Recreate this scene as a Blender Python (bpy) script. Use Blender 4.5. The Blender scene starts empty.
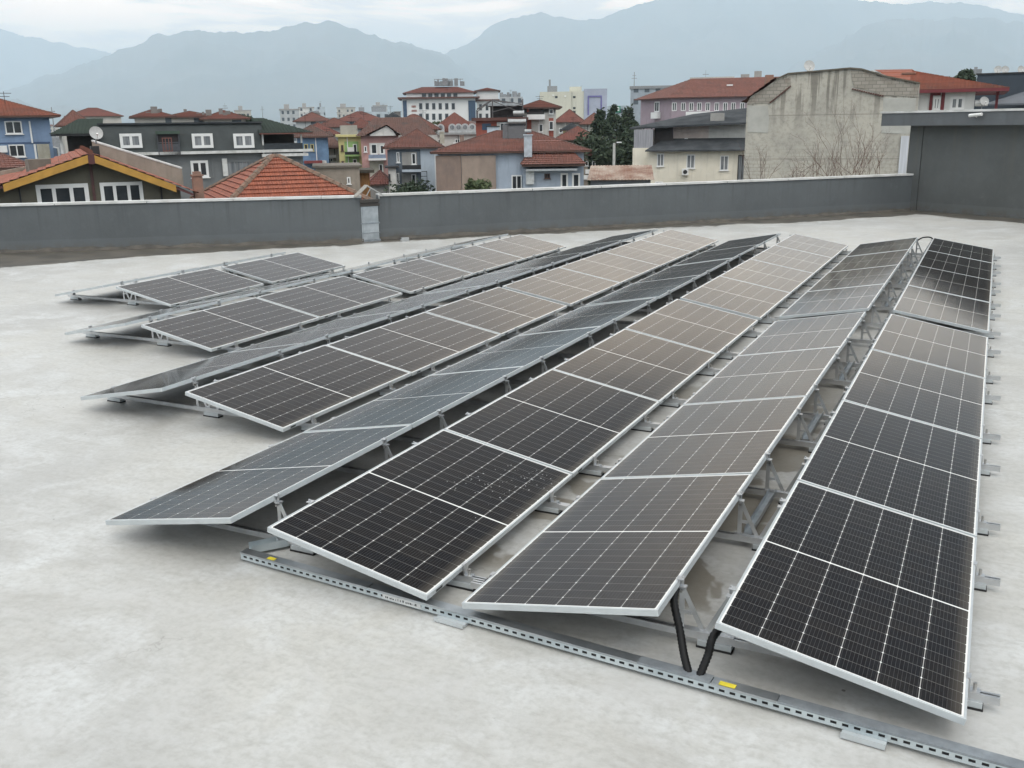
import bpy, math, random
from mathutils import Vector, Matrix
R = math.radians
rnd = random.Random(7)
S = bpy.context.scene
COL = S.collection

# ------------------------------------------------------------------ camera
H = 2.6777                      # eye height above the roof terrace
PITCH, ROLL, YAW, F = 0.2641, -0.0141, -0.4612, 957.26
fw = Vector((math.sin(YAW)*math.cos(PITCH), math.cos(YAW)*math.cos(PITCH), -math.sin(PITCH)))
r0 = Vector((math.cos(YAW), -math.sin(YAW), 0))
u0 = r0.cross(fw)
rt = r0*math.cos(ROLL) + u0*math.sin(ROLL)
up = -r0*math.sin(ROLL) + u0*math.cos(ROLL)
CAM = Vector((0, 0, H))
hd = Vector((math.sin(YAW), math.cos(YAW), 0))
cam = bpy.data.cameras.new('camera')
cam.sensor_width = 36
cam.lens = F*36/1024
cam.clip_start = 0.05
cam.clip_end = 90000
co = bpy.data.objects.new('camera', cam)
COL.objects.link(co)
M = Matrix((rt, up, -fw)).transposed().to_4x4()
M.translation = CAM
co.matrix_world = M
S.camera = co
S.render.resolution_x, S.render.resolution_y = 1024, 768

# ------------------------------------------------------------------ sky, sun, exposure
SUN_EL, SUN_AZ = R(54), R(140)     # azimuth clockwise from +Y
W_ = bpy.data.worlds.new('World')
S.world = W_
W_.use_nodes = True
nt = W_.node_tree
nt.nodes.clear()


class NG:
    """tiny helper for writing node graphs"""
    def __init__(s, nt): s.nt = nt
    def n(s, typ, **kw):
        nd = s.nt.nodes.new(typ)
        for k, v in kw.items():
            setattr(nd, k, v)
        return nd
    def set(s, sock, v):
        if isinstance(v, bpy.types.NodeSocket): s.nt.links.new(v, sock)
        elif v is not None: sock.default_value = v
    def m(s, op, a, b=None, c=None, clamp=False):
        nd = s.n('ShaderNodeMath', operation=op, use_clamp=clamp)
        s.set(nd.inputs[0], a); s.set(nd.inputs[1], b)
        if c is not None: s.set(nd.inputs[2], c)
        return nd.outputs[0]
    def vm(s, op, a, b=None):
        nd = s.n('ShaderNodeVectorMath', operation=op)
        s.set(nd.inputs[0], a); s.set(nd.inputs[1], b)
        return nd.outputs[1] if op in ('DOT_PRODUCT', 'LENGTH') else nd.outputs[0]
    def sep(s, v):
        nd = s.n('ShaderNodeSeparateXYZ'); s.set(nd.inputs[0], v); return nd.outputs
    def comb(s, x, y, z):
        nd = s.n('ShaderNodeCombineXYZ')
        for i, q in enumerate((x, y, z)): s.set(nd.inputs[i], q)
        return nd.outputs[0]
    def noise(s, vec, scale, detail=4, rough=.55, dist=0):
        nd = s.n('ShaderNodeTexNoise'); s.set(nd.inputs['Vector'], vec)
        nd.inputs['Scale'].default_value = scale; nd.inputs['Detail'].default_value = detail
        nd.inputs['Roughness'].default_value = rough; nd.inputs['Distortion'].default_value = dist
        return nd.outputs[0]
    def step(s, v, a, b, lo=0., hi=1.):
        nd = s.n('ShaderNodeMapRange', interpolation_type='SMOOTHSTEP'); s.set(nd.inputs[0], v)
        s.set(nd.inputs[1], a); s.set(nd.inputs[2], b); s.set(nd.inputs[3], lo); s.set(nd.inputs[4], hi)
        return nd.outputs[0]
    def mix(s, f, a, b, blend='MIX'):
        nd = s.n('ShaderNodeMix', data_type='RGBA', blend_type=blend)
        s.set(nd.inputs[0], f)
        for q, v in ((6, a), (7, b)):
            if isinstance(v, (tuple, list)): v = (*v[:3], 1)
            s.set(nd.inputs[q], v)
        return nd.outputs[2]
    def bump(s, h, strength=.3, dist=.01):
        nd = s.n('ShaderNodeBump'); s.set(nd.inputs['Height'], h)
        nd.inputs['Strength'].default_value = strength; nd.inputs['Distance'].default_value = dist
        return nd.outputs[0]


g = NG(nt)
sky = g.n('ShaderNodeTexSky', sky_type='NISHITA', sun_disc=False, sun_elevation=SUN_EL, sun_rotation=SUN_AZ)
sky.air_density = 1.2; sky.dust_density = 2.0
d = g.n('ShaderNodeTexCoord').outputs['Generated']
x, y, z = g.sep(d)
zz = g.m('ADD', g.m('MAXIMUM', z, 0), .22)
pv = g.comb(g.m('DIVIDE', x, zz), g.m('DIVIDE', y, zz), 0)
n1 = g.noise(pv, 1.15, 6, .58, .3)
n2 = g.noise(pv, 3.6, 5, .55)
cov = g.step(g.m('ADD', g.m('MULTIPLY', n1, .72), g.m('MULTIPLY', n2, .28)), .33, .56)
mott = g.step(g.m('ADD', g.m('MULTIPLY', n1, .6), g.m('MULTIPLY', n2, .4)), .36, .62)
cl = g.mix(mott, (9.5, 9.6, 9.8), (15.0, 14.7, 14.2))
# brighter towards the veiled sun behind the viewer
sn = g.step(g.vm('DOT_PRODUCT', d, (math.sin(SUN_AZ)*math.cos(SUN_EL), math.cos(SUN_AZ)*math.cos(SUN_EL), math.sin(SUN_EL))), .2, 1.0)
cl = g.mix(g.m('MULTIPLY', sn, .6), cl, (19, 18.4, 17.6))
# to the north a heavy dark cloud deck with a bright warm opening below it, over the mountains
zq = g.m('ADD', g.m('ADD', z, g.m('MULTIPLY', x, .45)), g.m('MULTIPLY', g.m('SUBTRACT', n2, .5), .10))
deck = g.mix(mott, (.6, .56, .6), (1.3, 1.2, 1.2))
gap_ = g.mix(g.step(n2, .35, .65), (20, 16.2, 12.4), (27, 22, 16.5))
gap_ = g.mix(g.step(x, -.22, -.50), gap_, (11.0, 10.3, 9.9))
n3 = g.noise(g.vm('MULTIPLY', d, (5.5, 5.5, 26)), 1.0, 6, .62, .5)
gap_ = g.mix(g.step(z, .160, .128), gap_, g.mix(g.step(n3, .40, .62), (13.5, 10.6, 8.6), (30, 21.5, 15)))
nor = g.mix(g.step(zq, .19, .31), gap_, (4.6, 4.2, 3.9))
nor = g.mix(g.step(zq, .29, .45), nor, deck)
ff = g.m('MULTIPLY', g.step(y, .0, .45), g.step(x, .8, .35))
ff = g.m('MULTIPLY', ff, g.step(z, .93, .72))
cl = g.mix(ff, cl, nor)
f_ = g.m('ADD', g.m('MULTIPLY', cov, .12), .86)
colr = g.mix(f_, sky.outputs[0], cl)
bg = g.n('ShaderNodeBackground')
g.set(bg.inputs[0], colr)
bg.inputs[1].default_value = 0.14
nt.links.new(bg.outputs[0], g.n('ShaderNodeOutputWorld').inputs[0])

sl = bpy.data.lights.new('sun', 'SUN')
sl.energy = 0.9; sl.angle = R(22); sl.color = (1, .965, .91)
so = bpy.data.objects.new('sun', sl); COL.objects.link(so)
sd = Vector((math.sin(SUN_AZ)*math.cos(SUN_EL), math.cos(SUN_AZ)*math.cos(SUN_EL), math.sin(SUN_EL)))
so.rotation_euler = sd.to_track_quat('Z', 'Y').to_euler()
so.location = (0, 0, 60)

S.view_settings.view_transform = 'Standard'
S.view_settings.look = 'None'
S.view_settings.exposure = 0.04
S.view_settings.gamma = 1
S.view_settings.use_curve_mapping = False
S.render.engine = 'CYCLES'
S.cycles.use_denoising = True
S.cycles.max_bounces = 8
S.cycles.volume_bounces = 3
S.cycles.sample_clamp_indirect = 6

# ------------------------------------------------------------------ helpers
def ray(px, py): return fw + rt*((px-512)/F) + up*((384-py)/F)
def at(px, py, D):
    v = ray(px, py)
    return CAM + v*(D/v.dot(hd))
def onz(px, py, z):
    v = ray(px, py)
    return CAM + v*((z-H)/v.z)
def tag(o, label=None, cat=None, group=None, kind=None):
    if label: o['label'] = label
    if cat: o['category'] = cat
    if group: o['group'] = group
    if kind: o['kind'] = kind
    return o
def empty(name, loc=(0, 0, 0), rz=0, parent=None):
    o = bpy.data.objects.new(name, None); COL.objects.link(o)
    o.location = loc; o.rotation_euler = (0, 0, rz); o.empty_display_size = .2
    if parent: o.parent = parent
    return o


class MB:
    def __init__(s): s.v = []; s.f = []; s.uv = None; s.mi = []
    def add(s, vs, fs, m=0):
        k = len(s.v); s.v += [tuple(p) for p in vs]; s.f += [tuple(i+k for i in f) for f in fs]; s.mi += [m]*len(fs); return s
    def box(s, x0, y0, z0, x1, y1, z1, m=0):
        return s.add([(x0,y0,z0),(x1,y0,z0),(x1,y1,z0),(x0,y1,z0),(x0,y0,z1),(x1,y0,z1),(x1,y1,z1),(x0,y1,z1)],
                     [(0,3,2,1),(4,5,6,7),(0,1,5,4),(1,2,6,5),(2,3,7,6),(3,0,4,7)], m)
    def bar(s, a, b, w, h=None, upv=(0, 0, 1), m=0):
        a = Vector(a); b = Vector(b); h = h or w
        t = (b-a).normalized(); U = Vector(upv)
        if abs(t.dot(U)) > .95: U = Vector((1, 0, 0))
        q = t.cross(U).normalized(); U = q.cross(t)
        c = [a+q*(sx*w/2)+U*(sy*h/2) for sx, sy in ((-1,-1),(1,-1),(1,1),(-1,1))]
        c += [p+(b-a) for p in c]
        return s.add(c, [(0,1,2,3)[::-1],(4,5,6,7),(0,1,5,4),(1,2,6,5),(2,3,7,6),(3,0,4,7)], m)
    def tube(s, pts, rad, n=8, cap=True):
        pts = [Vector(p) for p in pts]
        rad = rad if isinstance(rad, (list, tuple)) else [rad]*len(pts)
        k = len(s.v); prev = None
        for i, p in enumerate(pts):
            t = (pts[min(i+1, len(pts)-1)]-pts[max(i-1, 0)]).normalized()
            U = prev or (Vector((0, 0, 1)) if abs(t.z) < .9 else Vector((1, 0, 0)))
            q = t.cross(U).normalized(); U = q.cross(t).normalized(); prev = U
            for j in range(n):
                a = 2*math.pi*j/n
                s.v.append(tuple(p+(q*math.cos(a)+U*math.sin(a))*rad[i]))
        for i in range(len(pts)-1):
            for j in range(n):
                a = k+i*n+j; b = k+i*n+(j+1) % n
                s.f.append((a, b, b+n, a+n)); s.mi.append(0)
        if cap:
            s.f.append(tuple(range(k+n-1, k-1, -1))); s.mi.append(0)
            s.f.append(tuple(range(k+(len(pts)-1)*n, k+len(pts)*n))); s.mi.append(0)
        return s
    def prism(s, poly, v, m=0):
        """poly: planar list of points, v: extrusion vector"""
        n = len(poly); v = Vector(v); P = [Vector(p) for p in poly]
        return s.add(P+[p+v for p in P], [tuple(range(n))[::-1], tuple(range(n, 2*n))]+[(i, (i+1) % n, (i+1) % n+n, i+n) for i in range(n)], m)
    def build(s, name, mats, parent=None, smooth=False, loc=None):
        me = bpy.data.meshes.new(name); me.from_pydata(s.v, [], s.f)
        for mm in (mats if isinstance(mats, (list, tuple)) else [mats]): me.materials.append(mm)
        me.polygons.foreach_set('material_index', s.mi)
        if s.uv:
            ul = me.uv_layers.new(name='UVMap')
            flat = [c for f in s.uv for p in f for c in p]
            ul.data.foreach_set('uv', flat)
        if smooth: me.polygons.foreach_set('use_smooth', [True]*len(s.f))
        me.update()
        import bmesh
        bm = bmesh.new(); bm.from_mesh(me); 
        if not s.uv: bmesh.ops.recalc_face_normals(bm, faces=bm.faces)
        bm.to_mesh(me); bm.free()
        o = bpy.data.objects.new(name, me); COL.objects.link(o)
        if parent: o.parent = parent
        if loc: o.location = loc
        return o


_m = {}
def mat(name, c, rough=.7, metal=0, var=.12, scale=3., c2=None, bump=0, bscale=None, spec=.5, stretch=(1, 1, 1), coat=0):
    if name in _m: return _m[name]
    m = bpy.data.materials.new(name); m.use_nodes = True; t = m.node_tree; g = NG(t)
    b = t.nodes['Principled BSDF']
    tc = g.n('ShaderNodeTexCoord').outputs['Object']
    v = g.vm('MULTIPLY', tc, stretch)
    n = g.noise(v, scale, 6, .6)
    c2 = c2 or tuple(q*(1-var*2.2) for q in c)
    cc = g.mix(g.step(n, .3, .7), c, c2)
    if name.endswith(('_render', '_wall')):
        st = g.noise(g.vm('MULTIPLY', tc, (2.6, 2.6, .22)), 1, 5, .68)
        cc = g.mix(g.m('MULTIPLY', g.step(st, .50, .70), .38), cc, tuple(q*.55+.01 for q in c))
        cc = g.mix(g.m('MULTIPLY', g.step(g.noise(tc, 1.7, 5, .7), .52, .72), .22), cc, tuple(min(.8, q*1.3+.02) for q in c))
    g.set(b.inputs['Base Color'], cc)
    b.inputs['Roughness'].default_value = rough; b.inputs['Metallic'].default_value = metal
    b.inputs['Specular IOR Level'].default_value = spec
    b.inputs['Coat Weight'].default_value = coat
    if bump: g.set(b.inputs['Normal'], g.bump(g.noise(v, bscale or scale*6, 5, .6), bump, .02))
    _m[name] = m
    return m


def concrete_roof():
    m = bpy.data.materials.new('screed_concrete'); m.use_nodes = True; t = m.node_tree; g = NG(t)
    b = t.nodes['Principled BSDF']
    P = g.n('ShaderNodeTexCoord').outputs['Object']
    big = g.noise(P, .35, 5, .6, .4); mid = g.noise(P, 1.6, 6, .62, .6)
    fine = g.noise(P, 22, 5, .65); st = g.noise(g.vm('MULTIPLY', P, (1.0, 3.2, 1)), 1.2, 6, .7, .8)
    c = g.mix(g.step(big, .32, .68), (.47, .465, .435), (.385, .384, .37))
    c = g.mix(g.step(mid, .42, .75), c, (.53, .54, .535))
    c = g.mix(g.m('MULTIPLY', g.step(st, .5, .72), .35), c, (.29, .275, .245))
    c = g.mix(g.m('MULTIPLY', g.step(fine, .38, .72), .42), c, (.29, .28, .26))
    c = g.mix(g.m('MULTIPLY', g.step(g.noise(g.vm('MULTIPLY', P, (2.5, 6, 1)), 2.2, 6, .75, .3), .46, .7), .3), c, (.27, .262, .235))
    c = g.mix(g.m('MULTIPLY', g.step(g.noise(g.vm('ADD', P, (31, 7, 0)), 1.1, 6, .7, .5), .52, .68), .5), c, (.48, .48, .47))
    # scattered dark specks and pinholes
    vo = g.n('ShaderNodeTexVoronoi'); g.set(vo.inputs['Vector'], P); vo.inputs['Scale'].default_value = 3.4
    sp = g.step(vo.outputs['Distance'], .045, .03)
    c = g.mix(g.m('MULTIPLY', sp, g.step(g.noise(P, .8, 2), .5, .6)), c, (.09, .08, .07))
    cr = g.n('ShaderNodeTexVoronoi', feature='DISTANCE_TO_EDGE'); g.set(cr.inputs['Vector'], g.vm('ADD', P, g.vm('MULTIPLY', g.comb(g.noise(P, 1.3, 5, .7), g.noise(g.vm('ADD', P, (9, 9, 0)), 1.3, 5, .7), 0), (1.1, 1.1, 0)))); cr.inputs['Scale'].default_value = .28
    c = g.mix(g.m('MULTIPLY', g.step(cr.outputs['Distance'], .0032, .001), g.m('MULTIPLY', g.step(g.noise(P, .5, 2), .5, .6), .28)), c, (.14, .13, .115))
    # scratch-like dark flecks in patches
    fl = g.noise(g.vm('MULTIPLY', P, (14, 40, 1)), 1, 3, .7)
    c = g.mix(g.m('MULTIPLY', g.step(fl, .66, .76), g.m('MULTIPLY', g.step(g.noise(P, .9, 3), .5, .64), .6)), c, (.17, .16, .14))
    # wet grime along the foot of the parapets
    x, y, z = g.sep(P)
    def dist(p, q):
        ax, ay = p; dx, dy = q[0]-p[0], q[1]-p[1]; L = math.hypot(dx, dy)
        nx, ny = dy/L, -dx/L
        return g.m('ADD', g.m('MULTIPLY', g.m('SUBTRACT', x, ax), nx), g.m('MULTIPLY', g.m('SUBTRACT', y, ay), ny))
    d1 = dist(PARA[0], PARA[1]); d2 = dist(PARA[2], PARA[3]); d3 = dist(STAIR[0], STAIR[1])
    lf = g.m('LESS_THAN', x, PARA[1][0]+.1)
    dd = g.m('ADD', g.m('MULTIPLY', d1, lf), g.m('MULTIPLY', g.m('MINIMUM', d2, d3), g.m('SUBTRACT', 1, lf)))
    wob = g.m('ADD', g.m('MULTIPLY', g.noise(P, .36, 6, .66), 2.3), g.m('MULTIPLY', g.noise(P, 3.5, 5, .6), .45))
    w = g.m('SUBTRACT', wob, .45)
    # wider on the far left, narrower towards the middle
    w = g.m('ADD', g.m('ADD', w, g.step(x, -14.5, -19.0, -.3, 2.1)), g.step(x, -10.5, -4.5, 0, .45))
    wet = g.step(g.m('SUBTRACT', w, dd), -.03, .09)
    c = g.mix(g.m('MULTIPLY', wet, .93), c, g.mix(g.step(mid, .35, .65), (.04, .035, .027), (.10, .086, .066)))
    # damp marks between and under the rows
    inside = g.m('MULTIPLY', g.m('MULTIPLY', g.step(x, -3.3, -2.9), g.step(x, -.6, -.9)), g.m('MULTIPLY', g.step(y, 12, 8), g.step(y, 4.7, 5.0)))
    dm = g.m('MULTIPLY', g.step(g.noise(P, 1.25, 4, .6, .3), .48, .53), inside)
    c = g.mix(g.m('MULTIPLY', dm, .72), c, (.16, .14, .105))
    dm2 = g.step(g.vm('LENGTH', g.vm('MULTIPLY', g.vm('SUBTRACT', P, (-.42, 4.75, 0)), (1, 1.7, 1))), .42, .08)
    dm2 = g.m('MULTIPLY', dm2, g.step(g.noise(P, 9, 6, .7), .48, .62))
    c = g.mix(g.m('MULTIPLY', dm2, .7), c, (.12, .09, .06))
    g.set(b.inputs['Base Color'], c)
    rr = g.m('SUBTRACT', g.m('ADD', .36, g.m('MULTIPLY', mid, .25)), g.m('MULTIPLY', wet, .1))
    g.set(b.inputs['Roughness'], rr)
    b.inputs['Specular IOR Level'].default_value = .55
    hgt = g.m('ADD', g.m('MULTIPLY', fine, .3), g.m('ADD', mid, g.m('MULTIPLY', st, .6)))
    g.set(b.inputs['Normal'], g.bump(hgt, .22, .02))
    return m


def solar_glass():
    """half-cut cells, white gaps, fine busbars; object space of a panel (x up the slope, y along the row)"""
    m = bpy.data.materials.new('solar_cells_glass'); m.use_nodes = True; t = m.node_tree; g = NG(t)
    b = t.nodes['Principled BSDF']
    P = g.n('ShaderNodeTexCoord').outputs['Object']
    oi = g.n('ShaderNodeObjectInfo').outputs['Random']
    x, y, z = g.sep(P)
    cw = (PW-2*.020)/6; ch = (PL/2-.020-.006)/11
    u = g.m('DIVIDE', g.m('SUBTRACT', x, .020), cw)
    fu = g.m('FRACT', u); du = g.m('MULTIPLY', g.m('MINIMUM', fu, g.m('SUBTRACT', 1, fu)), cw)
    yy = g.m('SUBTRACT', g.m('ABSOLUTE', g.m('SUBTRACT', y, PL/2)), .006)
    v = g.m('DIVIDE', yy, ch)
    fv = g.m('FRACT', v); dv = g.m('MULTIPLY', g.m('MINIMUM', fv, g.m('SUBTRACT', 1, fv)), ch)
    gap_u = g.step(du, .0024, .0012); gap_v = g.step(dv, .0015, .0006)
    dia = g.step(g.m('ADD', du, dv), .0072, .0052)
    midg = g.m('LESS_THAN', yy, 0.0)
    edge = g.m('MAXIMUM', g.m('MAXIMUM', g.m('LESS_THAN', u, 0), g.m('GREATER_THAN', u, 6)), g.m('GREATER_THAN', v, 11))
    fb = g.m('FRACT', g.m('MULTIPLY', fu, 10)); bus = g.step(g.m('ABSOLUTE', g.m('SUBTRACT', fb, .5)), .055, .03)
    # cell colour: slight change from cell to cell
    wn = g.n('ShaderNodeTexWhiteNoise', noise_dimensions='3D')
    g.set(wn.inputs['Vector'], g.comb(g.m('FLOOR', u), g.m('FLOOR', g.m('DIVIDE', y, ch)), oi))
    base = g.mix(wn.outputs['Value'], (.006, .0058, .0075), (.011, .0095, .0095))
    c = g.mix(g.m('MULTIPLY', bus, .13), base, (.30, .29, .28))
    c = g.mix(g.m('MULTIPLY', gap_v, .26), c, (.62, .60, .56))
    c = g.mix(g.m('MULTIPLY', gap_u, .5), c, (.70, .69, .66))
    c = g.mix(g.m('MAXIMUM', dia, g.m('MAXIMUM', midg, edge)), c, (.72, .72, .70))
    # thin uneven dust film with dried rain marks
    Q = g.vm('ADD', P, g.comb(g.m('MULTIPLY', oi, 37), g.m('MULTIPLY', oi, 19), 0))
    dust = g.m('ADD', g.m('MULTIPLY', g.noise(Q, 1.1, 4, .6), .012), g.m('MULTIPLY', g.step(g.noise(Q, 9, 5, .7), .55, .8), .018))
    lowd = g.step(x, PW-.10, PW-.012, 0, .10)
    c = g.mix(g.m('ADD', dust, lowd), c, (.48, .42, .34))
    g.set(b.inputs['Base Color'], c)
    g.set(b.inputs['Roughness'], g.m('ADD', .085, g.m('MULTIPLY', dust, .7)))
    b.inputs['IOR'].default_value = 1.5
    b.inputs['Specular IOR Level'].default_value = .145
    b.inputs['Specular Tint'].default_value = (1, .955, .90, 1)
    g.set(b.inputs['Normal'], g.bump(g.noise(Q, 1.7, 2, .4), .10, .012))
    return m


def tile_mat(name, c, c2, c3, tw=.24, th=.36, moss=.25):
    m = bpy.data.materials.new(name); m.use_nodes = True; t = m.node_tree; g = NG(t)
    b = t.nodes['Principled BSDF']
    uv = g.n('ShaderNodeUVMap').outputs[0]; x, y, z = g.sep(uv)
    P = g.n('ShaderNodeTexCoord').outputs['Object']
    a = g.m('DIVIDE', x, tw); bb = g.m('DIVIDE', y, th)
    wn = g.n('ShaderNodeTexWhiteNoise', noise_dimensions='3D')
    g.set(wn.inputs['Vector'], g.comb(g.m('FLOOR', a), g.m('FLOOR', bb), 0))
    cc = g.mix(wn.outputs[0], c, c2)
    cc = g.mix(g.m('MULTIPLY', g.step(g.noise(P, .6, 5, .65), .5, .68), moss*2), cc, c3)
    cc = g.mix(g.m('MULTIPLY', g.step(g.noise(P, 5, 4, .65), .55, .75), moss), cc, c3)
    # joint line under each course
    cc = g.mix(g.step(g.m('FRACT', bb), .10, .02, 0, .6), cc, tuple(q*.35 for q in c3))
    g.set(b.inputs['Base Color'], cc)
    b.inputs['Roughness'].default_value = .75
    hgt = g.m('SINE', g.m('MULTIPLY', a, 2*math.pi))
    g.set(b.inputs['Normal'], g.bump(hgt, .8, .05))
    _m[name] = m
    return m


def windowed(name, c, win=(.06, .075, .09), sx=2.6, sz=3.0, var=.1):
    """far-off render wall with small window openings as surface pattern"""
    if name in _m: return _m[name]
    m = bpy.data.materials.new(name); m.use_nodes = True; t = m.node_tree; g = NG(t)
    b = t.nodes['Principled BSDF']
    P = g.n('ShaderNodeTexCoord').outputs['Object']; x, y, z = g.sep(P)
    N = g.n('ShaderNodeNewGeometry').outputs['Normal']
    h = g.m('ADD', x, y)
    fu = g.m('FRACT', g.m('DIVIDE', h, sx)); fz = g.m('FRACT', g.m('DIVIDE', z, sz))
    wn = g.n('ShaderNodeTexWhiteNoise', noise_dimensions='3D')
    g.set(wn.inputs['Vector'], g.comb(g.m('FLOOR', g.m('DIVIDE', h, sx)), g.m('FLOOR', g.m('DIVIDE', z, sz)), 0))
    inn = g.m('MULTIPLY', g.m('MULTIPLY', g.m('GREATER_THAN', fu, .28), g.m('LESS_THAN', fu, .72)),
              g.m('MULTIPLY', g.m('GREATER_THAN', fz, .32), g.m('LESS_THAN', fz, .80)))
    inn = g.m('MULTIPLY', inn, g.m('LESS_THAN', wn.outputs[0], .85))
    base = g.mix(g.step(g.noise(P, .5, 5), .3, .7), c, tuple(q*(1-var*2) for q in c))
    g.set(b.inputs['Base Color'], g.mix(inn, base, win))
    g.set(b.inputs['Roughness'], g.m('SUBTRACT', .8, g.m('MULTIPLY', inn, .5)))
    _m[name] = m
    return m


PW, PL = 1.134, 2.094
PARA = [(-45.6, -3.0), (-13.52, 19.27), (-13.36, 19.72), (-2.2, 31.70)]
STAIR = [(-2.42, 32.16), (13.0, 21.98)]
ZG = -10.0

# ------------------------------------------------------------------ haze
hz = MB().box(-26000, -26000, ZG-1.5, 26000, 26000, 2350).build('haze', None)
hz.data.materials.clear()
hm = bpy.data.materials.new('haze_air'); hm.use_nodes = True
hm.node_tree.nodes.clear(); g = NG(hm.node_tree)
pv_ = g.n('ShaderNodeVolumePrincipled')
pv_.inputs['Color'].default_value = (.74, .885, 1.0, 1)
pv_.inputs['Density'].default_value = 1.1e-4
pv_.inputs['Anisotropy'].default_value = .2
hm.node_tree.links.new(pv_.outputs[0], g.n('ShaderNodeOutputMaterial').inputs['Volume'])
hz.data.materials.append(hm)
tag(hz, kind='stuff')

# ------------------------------------------------------------------ ground and mountains
gnd = MB().add([(-30000, -30000, ZG), (30000, -30000, ZG), (30000, 30000, ZG), (-30000, 30000, ZG)], [(0, 1, 2, 3)])
gnd = gnd.build('ground', mat('ground_soil', (.17, .16, .13), .95, scale=.01, var=.2))
gnd.scale = (.86, .86, 1); tag(gnd, kind='structure')

forest = mat('mountain_scrub', (.06, .075, .07), .95, scale=.0012, c2=(.11, .11, .10), bump=.3, bscale=.004)
def mountain(name, D, prof, seed, depth=5200):
    rr = random.Random(seed)
    prof = sorted(prof)
    def ty(px):
        for (a, b), (c, d_) in zip(prof, prof[1:]):
            if a <= px <= c: return b+(d_-b)*(px-a)/(c-a)
        return prof[0][1] if px < prof[0][0] else prof[-1][1]
    import mathutils.noise as mn
    n, k = 420, 34
    x0, x1 = prof[0][0], prof[-1][0]
    vs = []; fs = []
    for i in range(n+1):
        px = x0+(x1-x0)*i/n
        jag = mn.fractal(Vector((px*.035, seed, 0)), .7, 2.2, 7)*4.6
        top = at(px, ty(px)+jag, D)
        hgt = top.z-ZG
        dirv = Vector((top.x, top.y, 0)).normalized()
        for j in range(-k//3, k+1):
            tt = j/k
            if j >= 0:
                q = top-dirv*(depth*tt); hh = hgt*(1-tt)**1.35
                e = mn.fractal(Vector((q.x*.0009, q.y*.0009, seed)), .9, 2.0, 5)
                hh *= 1+.36*e*min(1, tt*5)*(1-tt)
            else:
                q = top-dirv*(depth*tt); hh = hgt*(1+tt*2.4)
            vs.append((q.x, q.y, max(ZG-.5, ZG+hh)))
    w = k+1+k//3
    w = len(range(-k//3, k+1))
    for i in range(n):
        for j in range(w-1):
            a = i*w+j; fs.append((a, a+w, a+w+1, a+1))
    o = MB().add(vs, fs).build(name, forest, smooth=True)
    tag(o, kind='structure')
mountain('mountain', 13000, [(-500, 60), (-300, 70), (-120, 90), (0, 93), (60, 73), (110, 53), (150, 39), (190, 31), (240, 33), (270, 31), (300, 24), (325, 22),
                             (350, 27), (385, 39), (420, 48), (447, 55), (475, 78), (520, 96), (600, 110)], 3)
mountain('mountain', 16000, [(330, 112), (400, 85), (447, 54), (470, 40), (490, 27), (512, 18), (545, 13), (575, 20), (600, 18), (640, 4), (680, -4), (760, -10),
                             (850, -2), (900, 4), (960, 2), (1024, 14), (1200, -10), (1500, 30)], 11)
mountain('mountain', 12500, [(700, 108), (780, 72), (830, 46), (875, 22), (905, 18), (940, 20), (985, 17), (1024, 24), (1200, 10), (1500, 40)], 5)
mountain('hills', 9000, [(-400, 90), (-100, 94), (0, 99), (40, 105), (100, 111), (180, 118)], 17, 2500)
mountain('mountain', 20000, [(-500, 40), (-200, 22), (0, 30), (60, 44), (110, 52), (160, 70), (260, 100)], 23)

# ------------------------------------------------------------------ roof terrace slab
poly = [PARA[0], PARA[1], (-13.3, 19.6), (-2.42, 32.16), STAIR[1], (13, -14), (-45.6, -14)]
slab = MB().prism([(x, y, 0) for x, y in poly], (0, 0, -.35)).build('roof_floor', concrete_roof())
tag(slab, kind='structure')
cx = sum(p[0] for p in poly)/7; cy = sum(p[1] for p in poly)/7
blk = MB().prism([(x+(cx-x)*.01, y+(cy-y)*.01, -.353) for x, y in poly], (0, 0, -9.6)).build('apartment_block', mat('grey_render', (.13, .14, .15), .85, scale=1.2, var=.1, bump=.1))
tag(blk, 'grey rendered block whose flat roof carries the solar panels', 'building')

# parapets
def streaky(name, c, c2, dirt, top, rough=.65, amt=.5):
    m = bpy.data.materials.new(name); m.use_nodes = True; g = NG(m.node_tree); b = m.node_tree.nodes['Principled BSDF']
    P = g.n('ShaderNodeTexCoord').outputs['Object']; x, y, z = g.sep(P)
    cc = g.mix(g.step(g.noise(P, .55, 6, .65), .3, .7), c, c2)
    cc = g.mix(g.m('MULTIPLY', g.step(g.noise(P, 3.2, 6, .7), .5, .75), .4), cc, tuple(q*1.25 for q in c))
    st = g.step(g.noise(g.vm('MULTIPLY', P, (5.5, 5.5, .16)), 1, 4, .65), .50, .68)
    cc = g.mix(g.m('MULTIPLY', g.m('MULTIPLY', st, g.step(z, top*.1, top)), amt), cc, dirt)
    # roller lap line and splash dirt near the foot
    lap = g.step(g.m('ADD', z, g.m('MULTIPLY', g.noise(P, 1.2, 4), .05)), .30, .285)
    cc = g.mix(g.m('MULTIPLY', lap, .22), cc, tuple(q*1.5 for q in c))
    sp = g.m('MULTIPLY', g.step(z, .26, .02), g.step(g.noise(P, 4, 6, .75), .4, .62))
    cc = g.mix(g.m('MULTIPLY', sp, .8), cc, (.085, .075, .06))
    g.set(b.inputs['Base Color'], cc); b.inputs['Roughness'].default_value = rough
    g.set(b.inputs['Normal'], g.bump(g.m('ADD', g.noise(P, 14, 5, .6), g.m('MULTIPLY', g.noise(P, 1.2, 3), 1.5)), .2, .02))
    _m[name] = m; return m
para_m = streaky('parapet_render', (.098, .108, .114), (.078, .086, .091), (.055, .058, .06), 1.05)
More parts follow.
